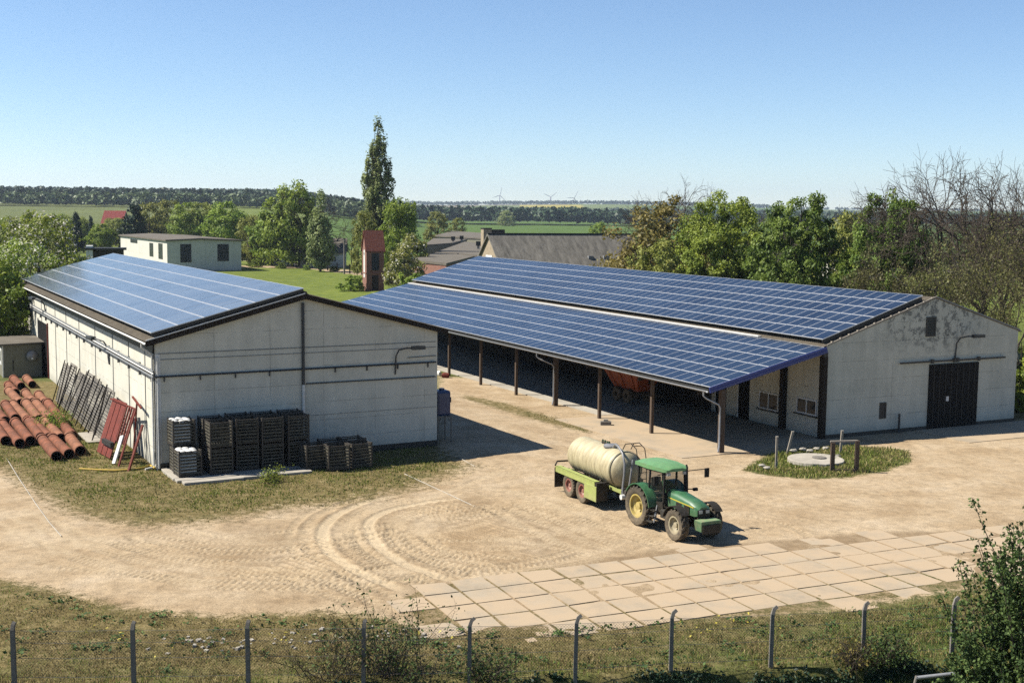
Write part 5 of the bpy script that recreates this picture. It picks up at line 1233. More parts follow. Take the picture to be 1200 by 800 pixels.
m = MB(); m.tube([(1.38, .5, 1.75), (1.5, .95, 1.72)], .025, 'machine_black', 6); m.box(1.45, 1.57, .86, 1.06, 1.66, 1.78, 'machine_black'); m.build('side_lamp', tr)
m = MB(); m.bar((-.4, 0, .5), (-1.0, 0, .5), .14, .08, 'machine_dusty'); m.bar((-.4, .4, .7), (-1.05, .42, .55), .06, .08, 'machine_dusty'); m.bar((-.4, -.4, .7), (-1.05, -.42, .55), .06, .08, 'machine_dusty'); m.bar((-.3, 0, 1.3), (-.75, 0, 1.0), .05, .05, 'machine_dusty'); m.build('hitch', tr)
# --- slurry tanker
KA = radians(-65.); kb = Vector((4.13, 57.66, 0))
tk = thing('slurry_tanker', 'cream slurry tanker with lime green chassis and red wheels behind the tractor', 'tanker', kb, KA)
m = MB(); n = 40; Rt = .84; L0, L1 = -1.55, 2.55; zc = 1.86
prof = [(.01, L0-.42), (.3, L0-.40), (.55, L0-.30), (.73, L0-.16), (Rt, L0)]
x = L0
for k in range(7):
    x = L0+(L1-L0)*(k+.5)/7; prof += [(Rt, x-.07), (Rt+.010, x-.04), (Rt+.010, x+.04), (Rt, x+.07)]
prof += [(Rt, L1), (.73, L1+.16), (.55, L1+.30), (.3, L1+.40), (.01, L1+.42)]
m.lathe(prof, 'tank_grp', n, Matrix.Translation((0, 0, zc)) @ Matrix.Rotation(-pi/2, 4, 'Z')); tb = m.build('tank', tk, True)
m = MB(); m.lathe([(Rt+.02, -.05), (Rt+.035, 0), (Rt+.02, .05)], 'tank_dark', n, Matrix.Translation((L1-.02, 0, zc)) @ Matrix.Rotation(-pi/2, 4, 'Z')); m.build('tank_band', tb, True)
m = MB(); m.lathe([(.36, -.0), (.36, .08), (.3, .12), (.01, .14)], 'steel_grey', 20, Matrix.Translation((1.2, 0, zc+Rt-.02)) @ Matrix.Rotation(pi/2, 4, 'X') @ Matrix.Scale(1, 4)); m.build('hatch', tb, True)
m = MB()
for x in (.4, .62, .84, 1.0): m.tube([(x, 0, zc+Rt-.05), (x, 0, zc+Rt+.16+.05*rr.random())], .04, 'machine_dusty', 8); m.box(x-.06, x+.06, -.03, .03, zc+Rt+.13, zc+Rt+.17, 'tractor_green')
m.bar((.3, 0, zc+Rt+.06), (1.1, 0, zc+Rt+.06), .05, .05, 'machine_dusty'); m.build('valve_row', tb)
m = MB()
for s_ in (-1, 1): m.bar((-2.2, s_*.42, .98), (3.0, s_*.42, .98), .12, .16, 'lime_green')
for x in (-2.1, -.9, .7, 2.2): m.box(x-.06, x+.06, -.42, .42, .92, 1.02, 'lime_green')
m.bar((2.9, .42, .9), (4.05, .05, .55), .1, .12, 'lime_green'); m.bar((2.9, -.42, .9), (4.05, -.05, .55), .1, .12, 'lime_green'); m.build('chassis', tk)
m = MB()
for s_ in (-1, 1): m.box(-2.0, 1.9, s_*1.10-.14, s_*1.10+.14, 1.22, 1.28, 'lime_green'); m.box(-2.0, 1.9, s_*1.22-.015, s_*1.22+.015, 1.0, 1.28, 'lime_green'); m.box(-1.8, 1.9, s_*.7-.3, s_*.7+.3, 1.02, 1.08, 'machine_dusty')
m.build('mudguard', tk)
for s_ in (-1, 1):
    m = MB(); m.box(.95, 2.1, s_*1.24-.02, s_*1.24+.02, .38, 1.08, 'lime_green'); m.build('side_panel', tk, bevel=.01)
    m = MB(); y0, y1 = sorted((s_*.66, s_*1.22)); m.box(1.9, 2.09, y0, y1, .40, 1.24, 'machine_black'); m.box(1.0, 1.9, y0, y1-.02 if s_ > 0 else y1, .45, 1.0, 'machine_black'); m.build('tool_box', tk)
    m = MB(); y0, y1 = sorted((s_*.7, s_*1.24)); m.box(-2.1, -2.05, y0, y1, .22, 1.16, 'machine_black'); m.build('mud_flap', tk)
    for x in (-.66, .66): wheel(tk, 'wheel', x-.1, s_*1.02, .57, .36, .30, 'rim_red', 26, s_, .025, .10)
    m = MB(); m.box(-2.2, -2.1, s_*.95-.22, s_*.95+.22, 1.05, 1.2, 'red_paint'); m.build('tail_lamp', tk)
for x in (-.76, .56): m = MB(); m.bar((x, -.95, .57), (x, .95, .57), .12, .12, 'machine_dusty'); m.build('axle', tk)
m = MB()
for s_ in (-.22, .22): m.tube([(3.12, .55+s_, .95), (3.1, .55+s_, 2.2), (2.9, .55+s_, 2.85), (2.5, .5+s_, 3.05), (2.1, .45+s_, 2.95), (1.9, .42+s_, 2.65)], .022, 'machine_black', 8)
for z in (1.2, 1.5, 1.8, 2.1, 2.4): m.tube([(3.11 if z < 2.3 else 3.04, .33, z), (3.11 if z < 2.3 else 3.04, .77, z)], .018, 'machine_black', 6)
for x, z in ((2.7, 2.95), (2.3, 3.0)): m.tube([(x, .31, z), (x, .73, z)], .018, 'machine_black', 6)
m.build('ladder', tk, True)
m = MB(); m.tube([(1.55, -.1, zc+Rt+.02), (1.8, -.12, zc+Rt+.22), (2.3, -.25, zc+Rt+.2), (2.8, -.32, zc+Rt-.02), (3.06, -.36, zc+.4), (3.08, -.38, zc-.1), (3.06, -.42, 1.3), (3.1, -.46, .9)], .05, 'steel_grey', 8); m.build('suction_hose', tk, True)
m = MB(); m.tube([(3.02, .1, zc+.55), (3.08, -.1, zc-.6)], .05, 'steel_grey', 8); m.build('sight_tube', tk, True)
m = MB(); m.tube([(2.75, -.25, .95), (3.35, -.25, .95)], .2, 'machine_black', 14); m.tube([(3.2, -.6, .8), (3.2, .1, .8)], .12, 'white_sheet', 12); m.tube([(3.3, 0, .75), (4.9, 0, .72)], .05, 'machine_dusty', 8); m.build('pump', tk, True)
m = MB(); m.bar((4.0, 0, .53), (4.25, 0, .5), .12, .1, 'machine_dusty'); m.tube([(3.5, .25, 0.0), (3.5, .25, .75)], .04, 'machine_dusty', 8); m.build('drawbar_eye', tk)
m = MB(); m.tube([(-1.95, 0, 1.5), (-2.35, 0, 1.4), (-2.45, 0, 1.0)], .09, 'machine_black', 10); m.tube([(-2.1, -1.2, 1.28), (-2.3, -1.0, 1.42), (-2.3, 0, 1.4)], .04, 'machine_black', 8); m.build('rear_valve', tk, True)
# thin pale edging strips set in the ground
for pts_, lab in (([(8, 537), (22, 560), (42, 590), (58, 612), (72, 628)], 'long pale edging strip curving through the yard at far left'), ([(474, 555), (500, 567), (526, 579), (556, 593)], 'pale edging strip crossing the yard left of the slurry tanker'), ([(538, 536), (556, 546)], 'short pale edging strip at the tip of the shed grass')):
    P_s = [G(x, y, .015) for x, y in pts_]; o_ = P_s[0].copy(); m = MB(); m.tube([p-o_ for p in P_s], .024, 'concrete', 5); ob_ = m.build('edging_strip', None, loc=o_); tag(ob_, lab, 'edging')
# ================================================================== vegetation
def leaf_mesh(name, C, size, rs_, mats, tone, up=.5, outdir=None, aspect=1.5, midx=None, size_var=.4):
    """C: (N,3) leaf centres -> folded-free quads with mixed directions"""
    N = len(C); nrm = rs_.normal(size=(N, 3)); 
    if outdir is not None: nrm += outdir*1.1
    nrm[:, 2] += up; nrm /= np.linalg.norm(nrm, axis=1)[:, None]
    t = rs_.normal(size=(N, 3)); t -= (t*nrm).sum(1)[:, None]*nrm; t /= np.linalg.norm(t, axis=1)[:, None]; b = np.cross(nrm, t)
    s = size*(1+rs_.uniform(-size_var, size_var, N))[:, None]; t = t*s*.5*aspect; b = b*s*.5
    co = np.stack([C-t, C-b*.9, C+t, C+b*.9], 1).reshape(-1, 3)
    q = np.arange(N*4).reshape(N, 4)
    return npmesh(name, co, q, mats, np.repeat(tone, 4), midx=midx)
def tubes_mesh(name, segs, mat, sides=None):
    """segs: list of (points, radii)"""
    V = []; Q = []
    for pts, rad in segs:
        n = 3 if max(rad) < .03 else (5 if max(rad) < .12 else 8); b = len(V); P = [np.array(p, float) for p in pts]; u = None
        for i in range(len(P)):
            d = P[min(i+1, len(P)-1)]-P[max(i-1, 0)]; d = d/(np.linalg.norm(d)+1e-9)
            if u is None: u = np.array([1., 0, 0]) if abs(d[0]) < .8 else np.array([0, 1., 0])
            u = u-d*(u@d); u /= np.linalg.norm(u)+1e-9; w_ = np.cross(d, u)
            for j in range(n): a = 2*pi*j/n; V.append(P[i]+(u*cos(a)+w_*sin(a))*rad[i])
        for i in range(len(P)-1):
            for j in range(n): Q.append((b+i*n+j, b+i*n+(j+1) % n, b+(i+1)*n+(j+1) % n, b+(i+1)*n+j))
    return npmesh(name, np.array(V), np.array(Q), [mat], smooth=True)
def crown_tree(seed, H_, base, prof, R_, nclump, cr, nleaf, lsz, mat, trunk_r, bark='bark', limbs=22, wob=.25, up=.5, vert=1., blossom=0, shell=.55, mat2=None):
    """a leafy tree: trunk with limbs reaching leaf clumps spread through an uneven envelope"""
    r = np.random.RandomState(seed); ph = r.rand(4)*6.28
    zt = []; C = []
    tmax = 60
    tt = r.rand(nclump*4); pr = np.array([prof(t) for t in tt]); keep = r.rand(len(tt)) < (pr/pr.max())**1.3; tt = tt[keep][:nclump]; pr = pr[keep][:nclump]
    an = r.rand(len(tt))*2*pi; k = shell+(1-shell)*r.rand(len(tt))**.6; k *= np.where(r.rand(len(tt)) < .25, r.rand(len(tt)), 1)
    un = 1+wob*(np.sin(3*an+ph[0]+5*tt)*.5+np.sin(5*an+ph[1]-9*tt)*.35+np.sin(2*an+ph[2]+13*tt)*.4)
    rad = pr*R_*un*k; zz = base+tt*(H_-base)+r.normal(size=len(tt))*cr*.3
    C = np.stack([rad*np.cos(an), rad*np.sin(an), zz], 1)
    csz = cr*(.6+.8*r.rand(len(tt)))
    n = nleaf//len(C)
    off = r.normal(size=(len(C), n, 3)); off /= np.linalg.norm(off, axis=2)[..., None]; off *= (r.rand(len(C), n, 1)**.5)
    off *= csz[:, None, None]; off[..., 2] *= vert*.75
    L = (C[:, None, :]+off).reshape(-1, 3)
    cen = np.array([0, 0, base+(H_-base)*.45]); od = C-cen; od /= np.linalg.norm(od, axis=1)[:, None]+1e-6
    OD = np.repeat(od, n, 0)*.6+(off/csz[:, None, None]).reshape(-1, 3)*.9
    tone = np.repeat(r.rand(len(C))*.55, n)+r.rand(len(L))*.45
    if blossom:
        bl = r.rand(len(L)) < blossom; mid_ = bl.astype(int)
    me = leaf_mesh('crown', L, lsz, r, [mat]+(['leaf_blossom'] if blossom else []), np.where(bl, .8+.2*tone, tone) if blossom else tone, up, OD, midx=mid_ if blossom else None)
    segs = []; top = H_*.93; npt = 8; bx, by = r.normal(size=2)*.015*H_
    def tp(z): f = z/H_; return np.array([bx*sin(f*3), by*sin(f*2.4), z])
    segs.append(([tp(top*i/npt)-np.array([0, 0, .3 if i == 0 else 0]) for i in range(npt+1)], [trunk_r*(1.25 if i == 0 else 1)*(1-.92*i/npt)+.015 for i in range(npt+1)]))
    idx = r.choice(len(C), min(limbs, len(C)), replace=False)
    for i in idx:
        c = C[i]; z0 = max(base*.7, c[2]-(.35+.35*r.rand())*np.hypot(c[0], c[1])-.12*H_); z0 = min(z0, top*.9); a = tp(z0); mid = (a+c)/2+np.array([0, 0, -.08*np.linalg.norm(c-a)])+r.normal(size=3)*.03*H_*.4
        r0 = trunk_r*(1-.9*z0/H_)*.45+.02; segs.append(([a, mid, c], [r0, r0*.6, .02]))
        for _ in range(3):
            d = c+r.normal(size=3)*cr*.8; segs.append(([mid*.4+c*.6, (c+d)/2, d], [r0*.45, r0*.3, .012]))
    return me, tubes_mesh('trunk', segs, bark)
def bare_tree(seed, H_, trunk_r, spread=.55, depth=6, bark='bark', first=.28, nb=(2, 4), leaves=0, leafmat_='leaf_olive', lsz=.14, lean_up=.35):
    r = np.random.RandomState(seed); segs = []; tips = []
    def grow(p, d, L, rad, k):
        pts = [p]; q = p.copy(); dd = d.copy(); n = 3
        for i in range(n):
            dd = dd+r.normal(size=3)*.13; dd[2] += .06*lean_up; dd /= np.linalg.norm(dd); q = q+dd*L/n; pts.append(q.copy())
        segs.append((pts, [rad, rad*.88, rad*.75, rad*.62]))
        if k >= depth: tips.append(q); return
        if k > 1: tips.append(pts[2])
        for j in range(r.randint(nb[0], nb[1]+1)):
            a = r.normal(size=3); a -= dd*(a@dd); a /= np.linalg.norm(a); s_ = spread*(.6+.8*r.rand()); nd = dd*cos(s_)+a*sin(s_); nd[2] += .12*lean_up; nd /= np.linalg.norm(nd)
            st = pts[-1] if j < 2 else pts[2]; grow(st, nd, L*(.62+.25*r.rand()), max(rad*.58, .021), k+1)
    # trunk with a leader
    p = np.array([0, 0, -.3]); d = np.array([r.normal()*.03, r.normal()*.03, 1.]); L = H_*first; grow(p, d/np.linalg.norm(d), L, trunk_r, 0)
    V = np.concatenate([np.array(s[0]) for s in segs]); k = H_/V[:, 2].max()
    segs = [([q*np.array([k, k, k]) for q in s[0]], s[1]) for s in segs]
    me = tubes_mesh('trunk', segs[:40], bark); tw = tubes_mesh('branches', segs[40:], 'twig'); lv = None
    if leaves:
        T = np.array(tips)*k; T = T[T[:, 2] > H_*.15]; C = T[r.randint(0, len(T), leaves)]+r.normal(size=(leaves, 3))*.32
        lv = leaf_mesh('leaves', C, lsz, r, [leafmat_], r.rand(leaves), .4)
    return me, tw, lv
def mk(name, label, cat, loc, rz, parts, sc=1., group=None):
    t = thing(name, label, cat, loc, rz, group); t.scale = (sc, sc, sc) if not isinstance(sc, tuple) else sc
    for nm, me in parts:
        if me is None: continue
        o = bpy.data.objects.new(nm, me); COL.objects.link(o); o.parent = t
    return t
def at_px(px, Y):
    p = AT(px, 400, Y); return Vector((p.x, Y, hz(p.x, Y)))
def top_h(px, py, Y): p = AT(px, py, Y); return p.z-hz(p.x, Y)
egg = lambda t: max(.12, (sin(pi*min(1, t*1.0)**.75))**.6)
dome = lambda t: max(.15, sqrt(max(0, 1-(t*1.02-.25)**2/.62))) if t > .0 else .5
conif = lambda t: max(.04, (1-t)**.85)
pop = lambda t: max(.10, (min(1, t*5+.35))*(1-t**2.6)**.9)
dist_label = 'tree'
def place(protos, k, name, label, cat, px, py, Y, group=None, wx=1., rz=None):
    """stand prototype k (built H tall) at column px, depth Y, with its top at picture row py"""
    H0, parts = protos[k]; h = top_h(px, py, Y); s = h/H0
    return mk(name, label, cat, at_px(px, Y), rr.uniform(0, 6.28) if rz is None else rz, parts, (s*wx, s*wx, s), group)
PR = {}
def P_(key, H0, me): PR[key] = (H0, [('crown', me[0]), ('trunk', me[1])])
P_('round_a', 14, crown_tree(11, 14, 1.6, dome, 6.2, 150, 1.25, 15000, .34, 'leaf_mid', .32))
P_('round_b', 14, crown_tree(12, 14, 2.0, egg, 5.6, 130, 1.2, 13000, .34, 'leaf_mid', .3))
P_('olive_a', 13, crown_tree(13, 13, 1.6, dome, 5.4, 110, 1.1, 9500, .32, 'leaf_yellow', .3, limbs=34))
P_('ochre', 12, crown_tree(14, 12, .8, dome, 6.0, 150, 1.1, 18000, .22, 'leaf_ochre', .3, limbs=40))
P_('chestnut', 15, crown_tree(15, 15, 1.0, dome, 6.6, 330, .9, 48000, .22, 'leaf_dark', .4, wob=.2, up=.8, shell=.5))
P_('chestnut_b', 15, crown_tree(16, 15, .8, dome, 6.3, 310, .9, 46000, .22, 'leaf_dark', .4, wob=.2, up=.8, shell=.5))
P_('light_round', 15, crown_tree(17, 15, 1.0, dome, 6.6, 330, .9, 48000, .21, 'leaf_mid', .4, wob=.28, up=.8, shell=.6))
P_('poplar', 31, crown_tree(18, 31, 2.4, lambda t: max(.07, min(1, t*2.2+.5)*(1-t**3.0)**.9*(1-.3*t)), 4.3, 300, .5, 15000, .32, 'leaf_poplar', .5, limbs=150, vert=4.2, wob=.06, shell=.3))
P_('young_poplar', 14, crown_tree(19, 14, .8, pop, 2.3, 110, .8, 8500, .32, 'leaf_poplar', .2, limbs=40, vert=1.8))
P_('birch', 19, crown_tree(20, 19, 2.2, egg, 4.8, 150, 1.2, 13000, .34, 'leaf_mid', .28, 'bark_pale', limbs=40, vert=1.5, wob=.35))
P_('conifer', 13, crown_tree(21, 13, .5, conif, 3.6, 170, .8, 10000, .36, 'leaf_conifer', .25, wob=.22, up=0))
P_('shrub', 4, crown_tree(22, 4, .2, dome, 2.4, 50, .6, 3600, .22, 'leaf_mid', .08))
P_('blossom', 11, crown_tree(23, 11, .6, dome, 5.0, 170, .95, 22000, .17, 'leaf_mid', .25, blossom=.17, wob=.3))
P_('pale_shrub', 6, crown_tree(24, 6, .3, egg, 2.6, 60, .7, 4200, .22, 'leaf_yellow', .1, blossom=.12))
def B_(key, H0, me): PR[key] = (H0, [('trunk', me[0]), ('branches', me[1]), ('leaves', me[2])])
B_('bare_a', 20, bare_tree(31, 20, .40, .68, 6, nb=(3, 4), first=.3, lean_up=.12))
B_('bare_b', 20, bare_tree(32, 20, .46, .8, 6, nb=(3, 4), first=.25, lean_up=.1))
B_('bare_c', 13, bare_tree(33, 13, .26, .58, 6, nb=(2, 4)))
B_('wood_a', 15, bare_tree(34, 15, .15, .40, 6, 'bark_pale', .33, (2, 3), 1300, 'leaf_olive', .14, .6))
B_('wood_b', 14, bare_tree(35, 14, .14, .45, 6, 'bark', .30, (2, 3), 1500, 'leaf_olive', .14, .6))
B_('wood_c', 12, bare_tree(36, 12, .12, .5, 6, 'bark', .26, (2, 3), 2600, 'leaf_olive', .14, .6))
T = lambda *a, **k: place(PR, *a, **k)
# middle distance, from left to right
T('blossom', 'blossoming_tree', 'white-blossomed tree at the left edge behind the shed, nearer its roof', 'tree', 28, 282, 112)
T('blossom', 'blossoming_tree', 'taller white-blossomed tree rising behind the shed roof corner', 'tree', 52, 250, 126)
T('round_b', 'leafy_tree', 'dark green tree at the very left edge below the blossom', 'tree', -8, 300, 106)
T('round_a', 'leafy_tree', 'green tree beyond the blossoming trees at the left edge', 'tree', 8, 262, 300)
T('olive_a', 'leafy_tree', 'olive green tree just left of the tall dark conifer', 'tree', 72, 258, 330)
T('conifer', 'conifer', 'slim dark conifer left of the red-roofed house', 'conifer', 93, 247, 360, wx=.8)
T('conifer', 'conifer', 'small distant conifer beside the red-roofed house', 'conifer', 110, 252, 420, wx=.6)
T('round_b', 'leafy_tree', 'dark bush-like tree in front of the red-roofed house', 'tree', 121, 262, 345, wx=1.1)
T('conifer', 'conifer', 'broad dark conifer right of the red-roofed house', 'conifer', 161, 236, 345, wx=1.25)
T('olive_a', 'leafy_tree', 'light green tree behind the broad conifer', 'tree', 178, 239, 390)
for i, (x, y, Y, k, l) in enumerate(((198, 236, 400, 'olive_a', 'first light green tree behind the pale block'), (222, 237, 380, 'round_b', 'second green tree behind the pale block'), (243, 239, 380, 'olive_a', 'yellowish tree above the right end of the pale block'), (265, 236, 330, 'round_b', 'rounded bright tree just right of the pale block'), (296, 254, 300, 'olive_a', 'low yellow-green tree by the sandy path'), (318, 248, 295, 'round_b', 'middling tree left of the biggest tree'))): T(k, 'leafy_tree', l, 'tree', x, y, Y)
T('round_a', 'leafy_tree', 'biggest spreading tree left of the small poplar', 'tree', 343, 218, 288, wx=.86)
T('bare_c', 'bare_tree', 'bare branches rising out of the biggest spreading tree', 'tree', 350, 220, 292)
T('young_poplar', 'small_poplar', 'small slender poplar by the path left of the brick tower', 'tree', 376, 228, 268, wx=.9)
T('poplar', 'tall_poplar', 'very tall slender poplar towering over the horizon', 'tree', 444, 137, 250, wx=1.15)
T('birch', 'leafy_tree', 'dense leafy tree just right of the tall poplar', 'tree', 468, 226, 238, wx=.85)
T('olive_a', 'leafy_tree', 'small yellow-green tree left of the foot of the tall poplar', 'tree', 428, 250, 245, wx=.55)
T('bare_c', 'bare_tree', 'thin leafless tree left of the brick tower', 'tree', 413, 262, 300, wx=.7)
T('round_b', 'leafy_tree', 'green tree directly behind the brick tower', 'tree', 455, 275, 222, wx=.6)
T('pale_shrub', 'flowering_shrub', 'pale flowering shrub between the brick tower and brick annex', 'shrub', 480, 280, 222, wx=1.1)
T('pale_shrub', 'flowering_shrub', 'lower flowering shrub in front of the brick annex', 'shrub', 474, 292, 195, wx=1.)
T('olive_a', 'leafy_tree', 'light green feathery tree above the brick annex', 'tree', 512, 249, 430, wx=.9)
T('olive_a', 'leafy_tree', 'light green tree at the right end of the grey flat roofs', 'tree', 535, 256, 450, wx=.8)
T('shrub', 'shrub', 'dark round shrub on the lawn left of the brick tower', 'shrub', 412, 322, 205, wx=1.2)
T('shrub', 'shrub', 'small shrub at the foot of the cream wall by the long barn roof', 'shrub', 481, 318, 180, wx=.9)
for i, (x, y) in enumerate(((300, 303), (330, 306), (360, 310), (392, 311))): T('shrub', 'shrub', '%s low dark shrub from the left along the sandy path' % ordw[i], 'shrub', x, y, 285-i*5, wx=1.3, group='shrubs along the sandy path')
# right side
T('bare_b', 'bare_tree', 'half bare tree standing above the ochre tree', 'tree', 774, 203, 150, wx=.8)
T('ochre', 'ochre_tree', 'ochre-leaved spreading tree right of the stone barn', 'tree', 770, 236, 146, wx=1.0)
T('olive_a', 'leafy_tree', 'small olive tree low behind the barn roof beside the ochre tree', 'tree', 768, 284, 128, wx=.8)
T('light_round', 'leafy_tree', 'broad rounded green tree right of the ochre tree', 'tree', 845, 230, 136, wx=.84)
T('chestnut', 'leafy_tree', 'dark green chestnut tree behind the middle of the barn roof', 'tree', 934, 231, 124, wx=.80)
T('bare_c', 'bare_tree', 'small bare tree between the rounded tree and the chestnut', 'tree', 888, 240, 190, wx=.8)
T('bare_c', 'bare_tree', 'small bare tree right of the chestnut', 'tree', 985, 236, 165, wx=.9)
T('olive_a', 'leafy_tree', 'thin olive tree right of the chestnut', 'tree', 988, 252, 140, wx=.7)
T('chestnut_b', 'leafy_tree', 'dark green tree in front of the tall bare trees', 'tree', 1040, 226, 120, wx=.66)
T('bare_a', 'bare_tree', 'tall bare tree rising highest above the right-hand woods', 'tree', 1094, 166, 118, wx=.78)
T('bare_b', 'bare_tree', 'broad bare tree near the right edge against the sky', 'tree', 1155, 172, 112, wx=.8)
T('bare_a', 'bare_tree', 'bare tree behind the broad bare tree near the right edge', 'tree', 1178, 184, 128, wx=.8)
T('bare_a', 'bare_tree', 'bare tree cut off by the right edge of the view', 'tree', 1212, 184, 124, wx=.8)
WG = 'twiggy trees of the wood behind the barn gable'
wl = [(1058, 288, 104, 'wood_c'), (1080, 268, 112, 'wood_a'), (1098, 282, 100, 'wood_b'), (1118, 262, 108, 'wood_a'), (1136, 276, 99, 'wood_c'), (1150, 254, 110, 'wood_b'), (1168, 262, 100, 'wood_a'), (1182, 240, 108, 'wood_b'), (1200, 232, 102, 'wood_a'), (1215, 226, 98, 'wood_b'), (1066, 262, 128, 'wood_b'), (1110, 250, 126, 'wood_b'), (1140, 246, 124, 'wood_c'), (1230, 250, 104, 'wood_c'), (1186, 290, 93, 'wood_c'), (1160, 300, 93, 'wood_b'), (1205, 330, 90, 'wood_c')]
for x, y, Y, k in wl: y = y if y > 285 else y+14; T(k, 'twiggy_tree', 'twiggy brown-green tree in the tangled wood behind the barn gable', 'tree', x, y, Y, group=WG, wx=.85)
for x, y, Y in ((1196, 395, 88), (1215, 430, 86), (1202, 462, 85)): T('shrub', 'shrub', 'green undergrowth bush by the right corner of the barn', 'shrub', x, y, Y, group='undergrowth beside the barn corner')
T('round_b', 'leafy_tree', 'low green tree filling the gap behind the barn ridge', 'tree', 1008, 292, 132, wx=.9)
for k, (x, y, Y) in enumerate(((800, 270, 230), (870, 262, 240), (700, 262, 420), (815, 254, 330), (905, 256, 300), (1000, 262, 210))): T('round_a', 'leafy_tree', ('background tree seen in the gap right of the ochre tree', 'background tree between the rounded tree and the chestnut', 'small background tree above the stone barn roof end', 'farther tree over the gap right of the ochre tree', 'farther tree just left of the chestnut crown', 'background tree right of the chestnut')[k], 'tree', x, y, Y)
# ---- far woods: one mass per wood, each made of many rough crowns
def ico():
    t = (1+5**.5)/2; v = np.array([(-1, t, 0), (1, t, 0), (-1, -t, 0), (1, -t, 0), (0, -1, t), (0, 1, t), (0, -1, -t), (0, 1, -t), (t, 0, -1), (t, 0, 1), (-t, 0, -1), (-t, 0, 1)], float); v /= np.linalg.norm(v[0])
    f = [(0, 11, 5), (0, 5, 1), (0, 1, 7), (0, 7, 10), (0, 10, 11), (1, 5, 9), (5, 11, 4), (11, 10, 2), (10, 7, 6), (7, 1, 8), (3, 9, 4), (3, 4, 2), (3, 2, 6), (3, 6, 8), (3, 8, 9), (4, 9, 5), (2, 4, 11), (6, 2, 10), (8, 6, 7), (9, 8, 1)]
    vs = [tuple(x) for x in v]; cache = {}; nf = []
    def mid(a, b):
        k = (min(a, b), max(a, b))
        if k not in cache: m_ = (np.array(vs[a])+np.array(vs[b])); m_ /= np.linalg.norm(m_); vs.append(tuple(m_)); cache[k] = len(vs)-1
        return cache[k]
    for a, b, c in f:
        d, e, g_ = mid(a, b), mid(b, c), mid(c, a); nf += [(a, d, g_), (b, e, d), (c, g_, e), (d, e, g_)]
    return np.array(vs), np.array(nf)
IV, IF = ico()
def wood(name, pts, hmin, hmax, w_, seed, mat, conif_=.0, per=64, lsz=3.0):
    """a far-off wood: every crown a loose ellipsoid of leaf masses, some of them pointed"""
    r = np.random.RandomState(seed); P = np.array(pts); n = len(P); h = r.uniform(hmin, hmax, n); rad = w_*r.uniform(.5, .85, n); z = height(P[:, 0], P[:, 1]); cf = r.rand(n) < conif_
    d = r.normal(size=(n, per, 3)); d /= np.linalg.norm(d, axis=2)[..., None]; d[..., 2] = np.abs(d[..., 2])*1.25-.35; d *= (.75+.3*r.rand(n, per, 1))
    zr = d[..., 2]; k = np.where(cf[:, None], np.clip(.75-.62*zr, .06, 1)*.62, 1.)
    C = np.stack([P[:, 0, None]+d[..., 0]*rad[:, None]*k, P[:, 1, None]+d[..., 1]*rad[:, None]*k, z[:, None]+h[:, None]*(.5+.5*zr)], 2)
    tone = np.clip(r.rand(n)[:, None]*.45+r.rand(n, per)*.25, 0, 1); tone[cf] *= .25
    od = d.reshape(-1, 3)*.8
    o = bpy.data.objects.new(name, leaf_mesh(name, C.reshape(-1, 3), lsz, r, [mat], tone.ravel(), 1.1, od, 1.3)); COL.objects.link(o); return tag(o, kind='stuff')
def band(px0, px1, Y0, Y1, n, seed, edge=0.):
    r = np.random.RandomState(seed); o = []
    for _ in range(n):
        Y = Y0+(Y1-Y0)*r.rand(); px = px0+(px1-px0)*r.rand(); p = AT(px, 250, Y+0.); o.append((p.x, Y))
    return o
o = wood('hill_wood', band(-120, 470, 1060, 1900, 2600, 41), 11, 17, 8, 42, 'leaf_forest', .45); o['label'] = 'dark wood covering the low hill on the left horizon'; o['category'] = 'wood'
o = wood('wood_edge', band(-120, 420, 1020, 1080, 420, 43), 8, 13, 7, 44, 'leaf_forest_light'); o['label'] = 'paler green fringe of trees along the foot of the left hill wood'; o['category'] = 'wood'
o = wood('distant_wood', band(470, 690, 1180, 1330, 520, 45), 12, 19, 9, 46, 'leaf_forest', .3); o['label'] = 'dark wood behind the green field in the middle distance'; o['category'] = 'wood'
o = wood('distant_wood', band(380, 480, 900, 1150, 240, 47), 9, 14, 8, 48, 'leaf_forest_light', .1); o['label'] = 'light copse behind the field left of the tall poplar'; o['category'] = 'wood'
far = []
for a, b, Y0, Y1, n in ((450, 760, 2300, 2450, 260), (560, 1000, 3000, 3200, 420), (450, 900, 4650, 5000, 600), (700, 1250, 1500, 1700, 520), (-100, 1300, 5600, 6000, 800), (690, 780, 1200, 1300, 60), (740, 1300, 2600, 2900, 500)): far += band(a, b, Y0, Y1, n, int(Y0))
o = wood('horizon_woods', far, 10, 17, 15, 49, 'leaf_forest', .2, 20, 5.); o['label'] = 'bluish woods and hedges along the far horizon'; o['category'] = 'wood'
hd = band(0, 200, 425, 470, 40, 51)+band(150, 430, 420, 520, 70, 52)+band(460, 560, 420, 480, 16, 53)+band(-60, 70, 360, 420, 26, 54)
# hedgerow trees of the near fields, individually
for i, (x, y) in enumerate(hd[:40]):
    k = ('round_a', 'olive_a', 'round_b')[i % 3]; H0, parts = PR[k]; s = rr.uniform(.5, .75)
    mk('hedgerow_tree', 'hedgerow tree in the belt between the lawn and the far fields', 'tree', (x, y, hz(x, y)), rr.random()*6, parts, s, 'hedgerow trees of the middle distance')
p = AT(594, 262, 1100); mk('flowering_tree', 'white-blossoming tree in front of the dark wood in the middle distance', 'tree', (p.x, 1100, hz(p.x, 1100)), 0, PR['blossom'][1], (1.6, 1.6, 1.25))

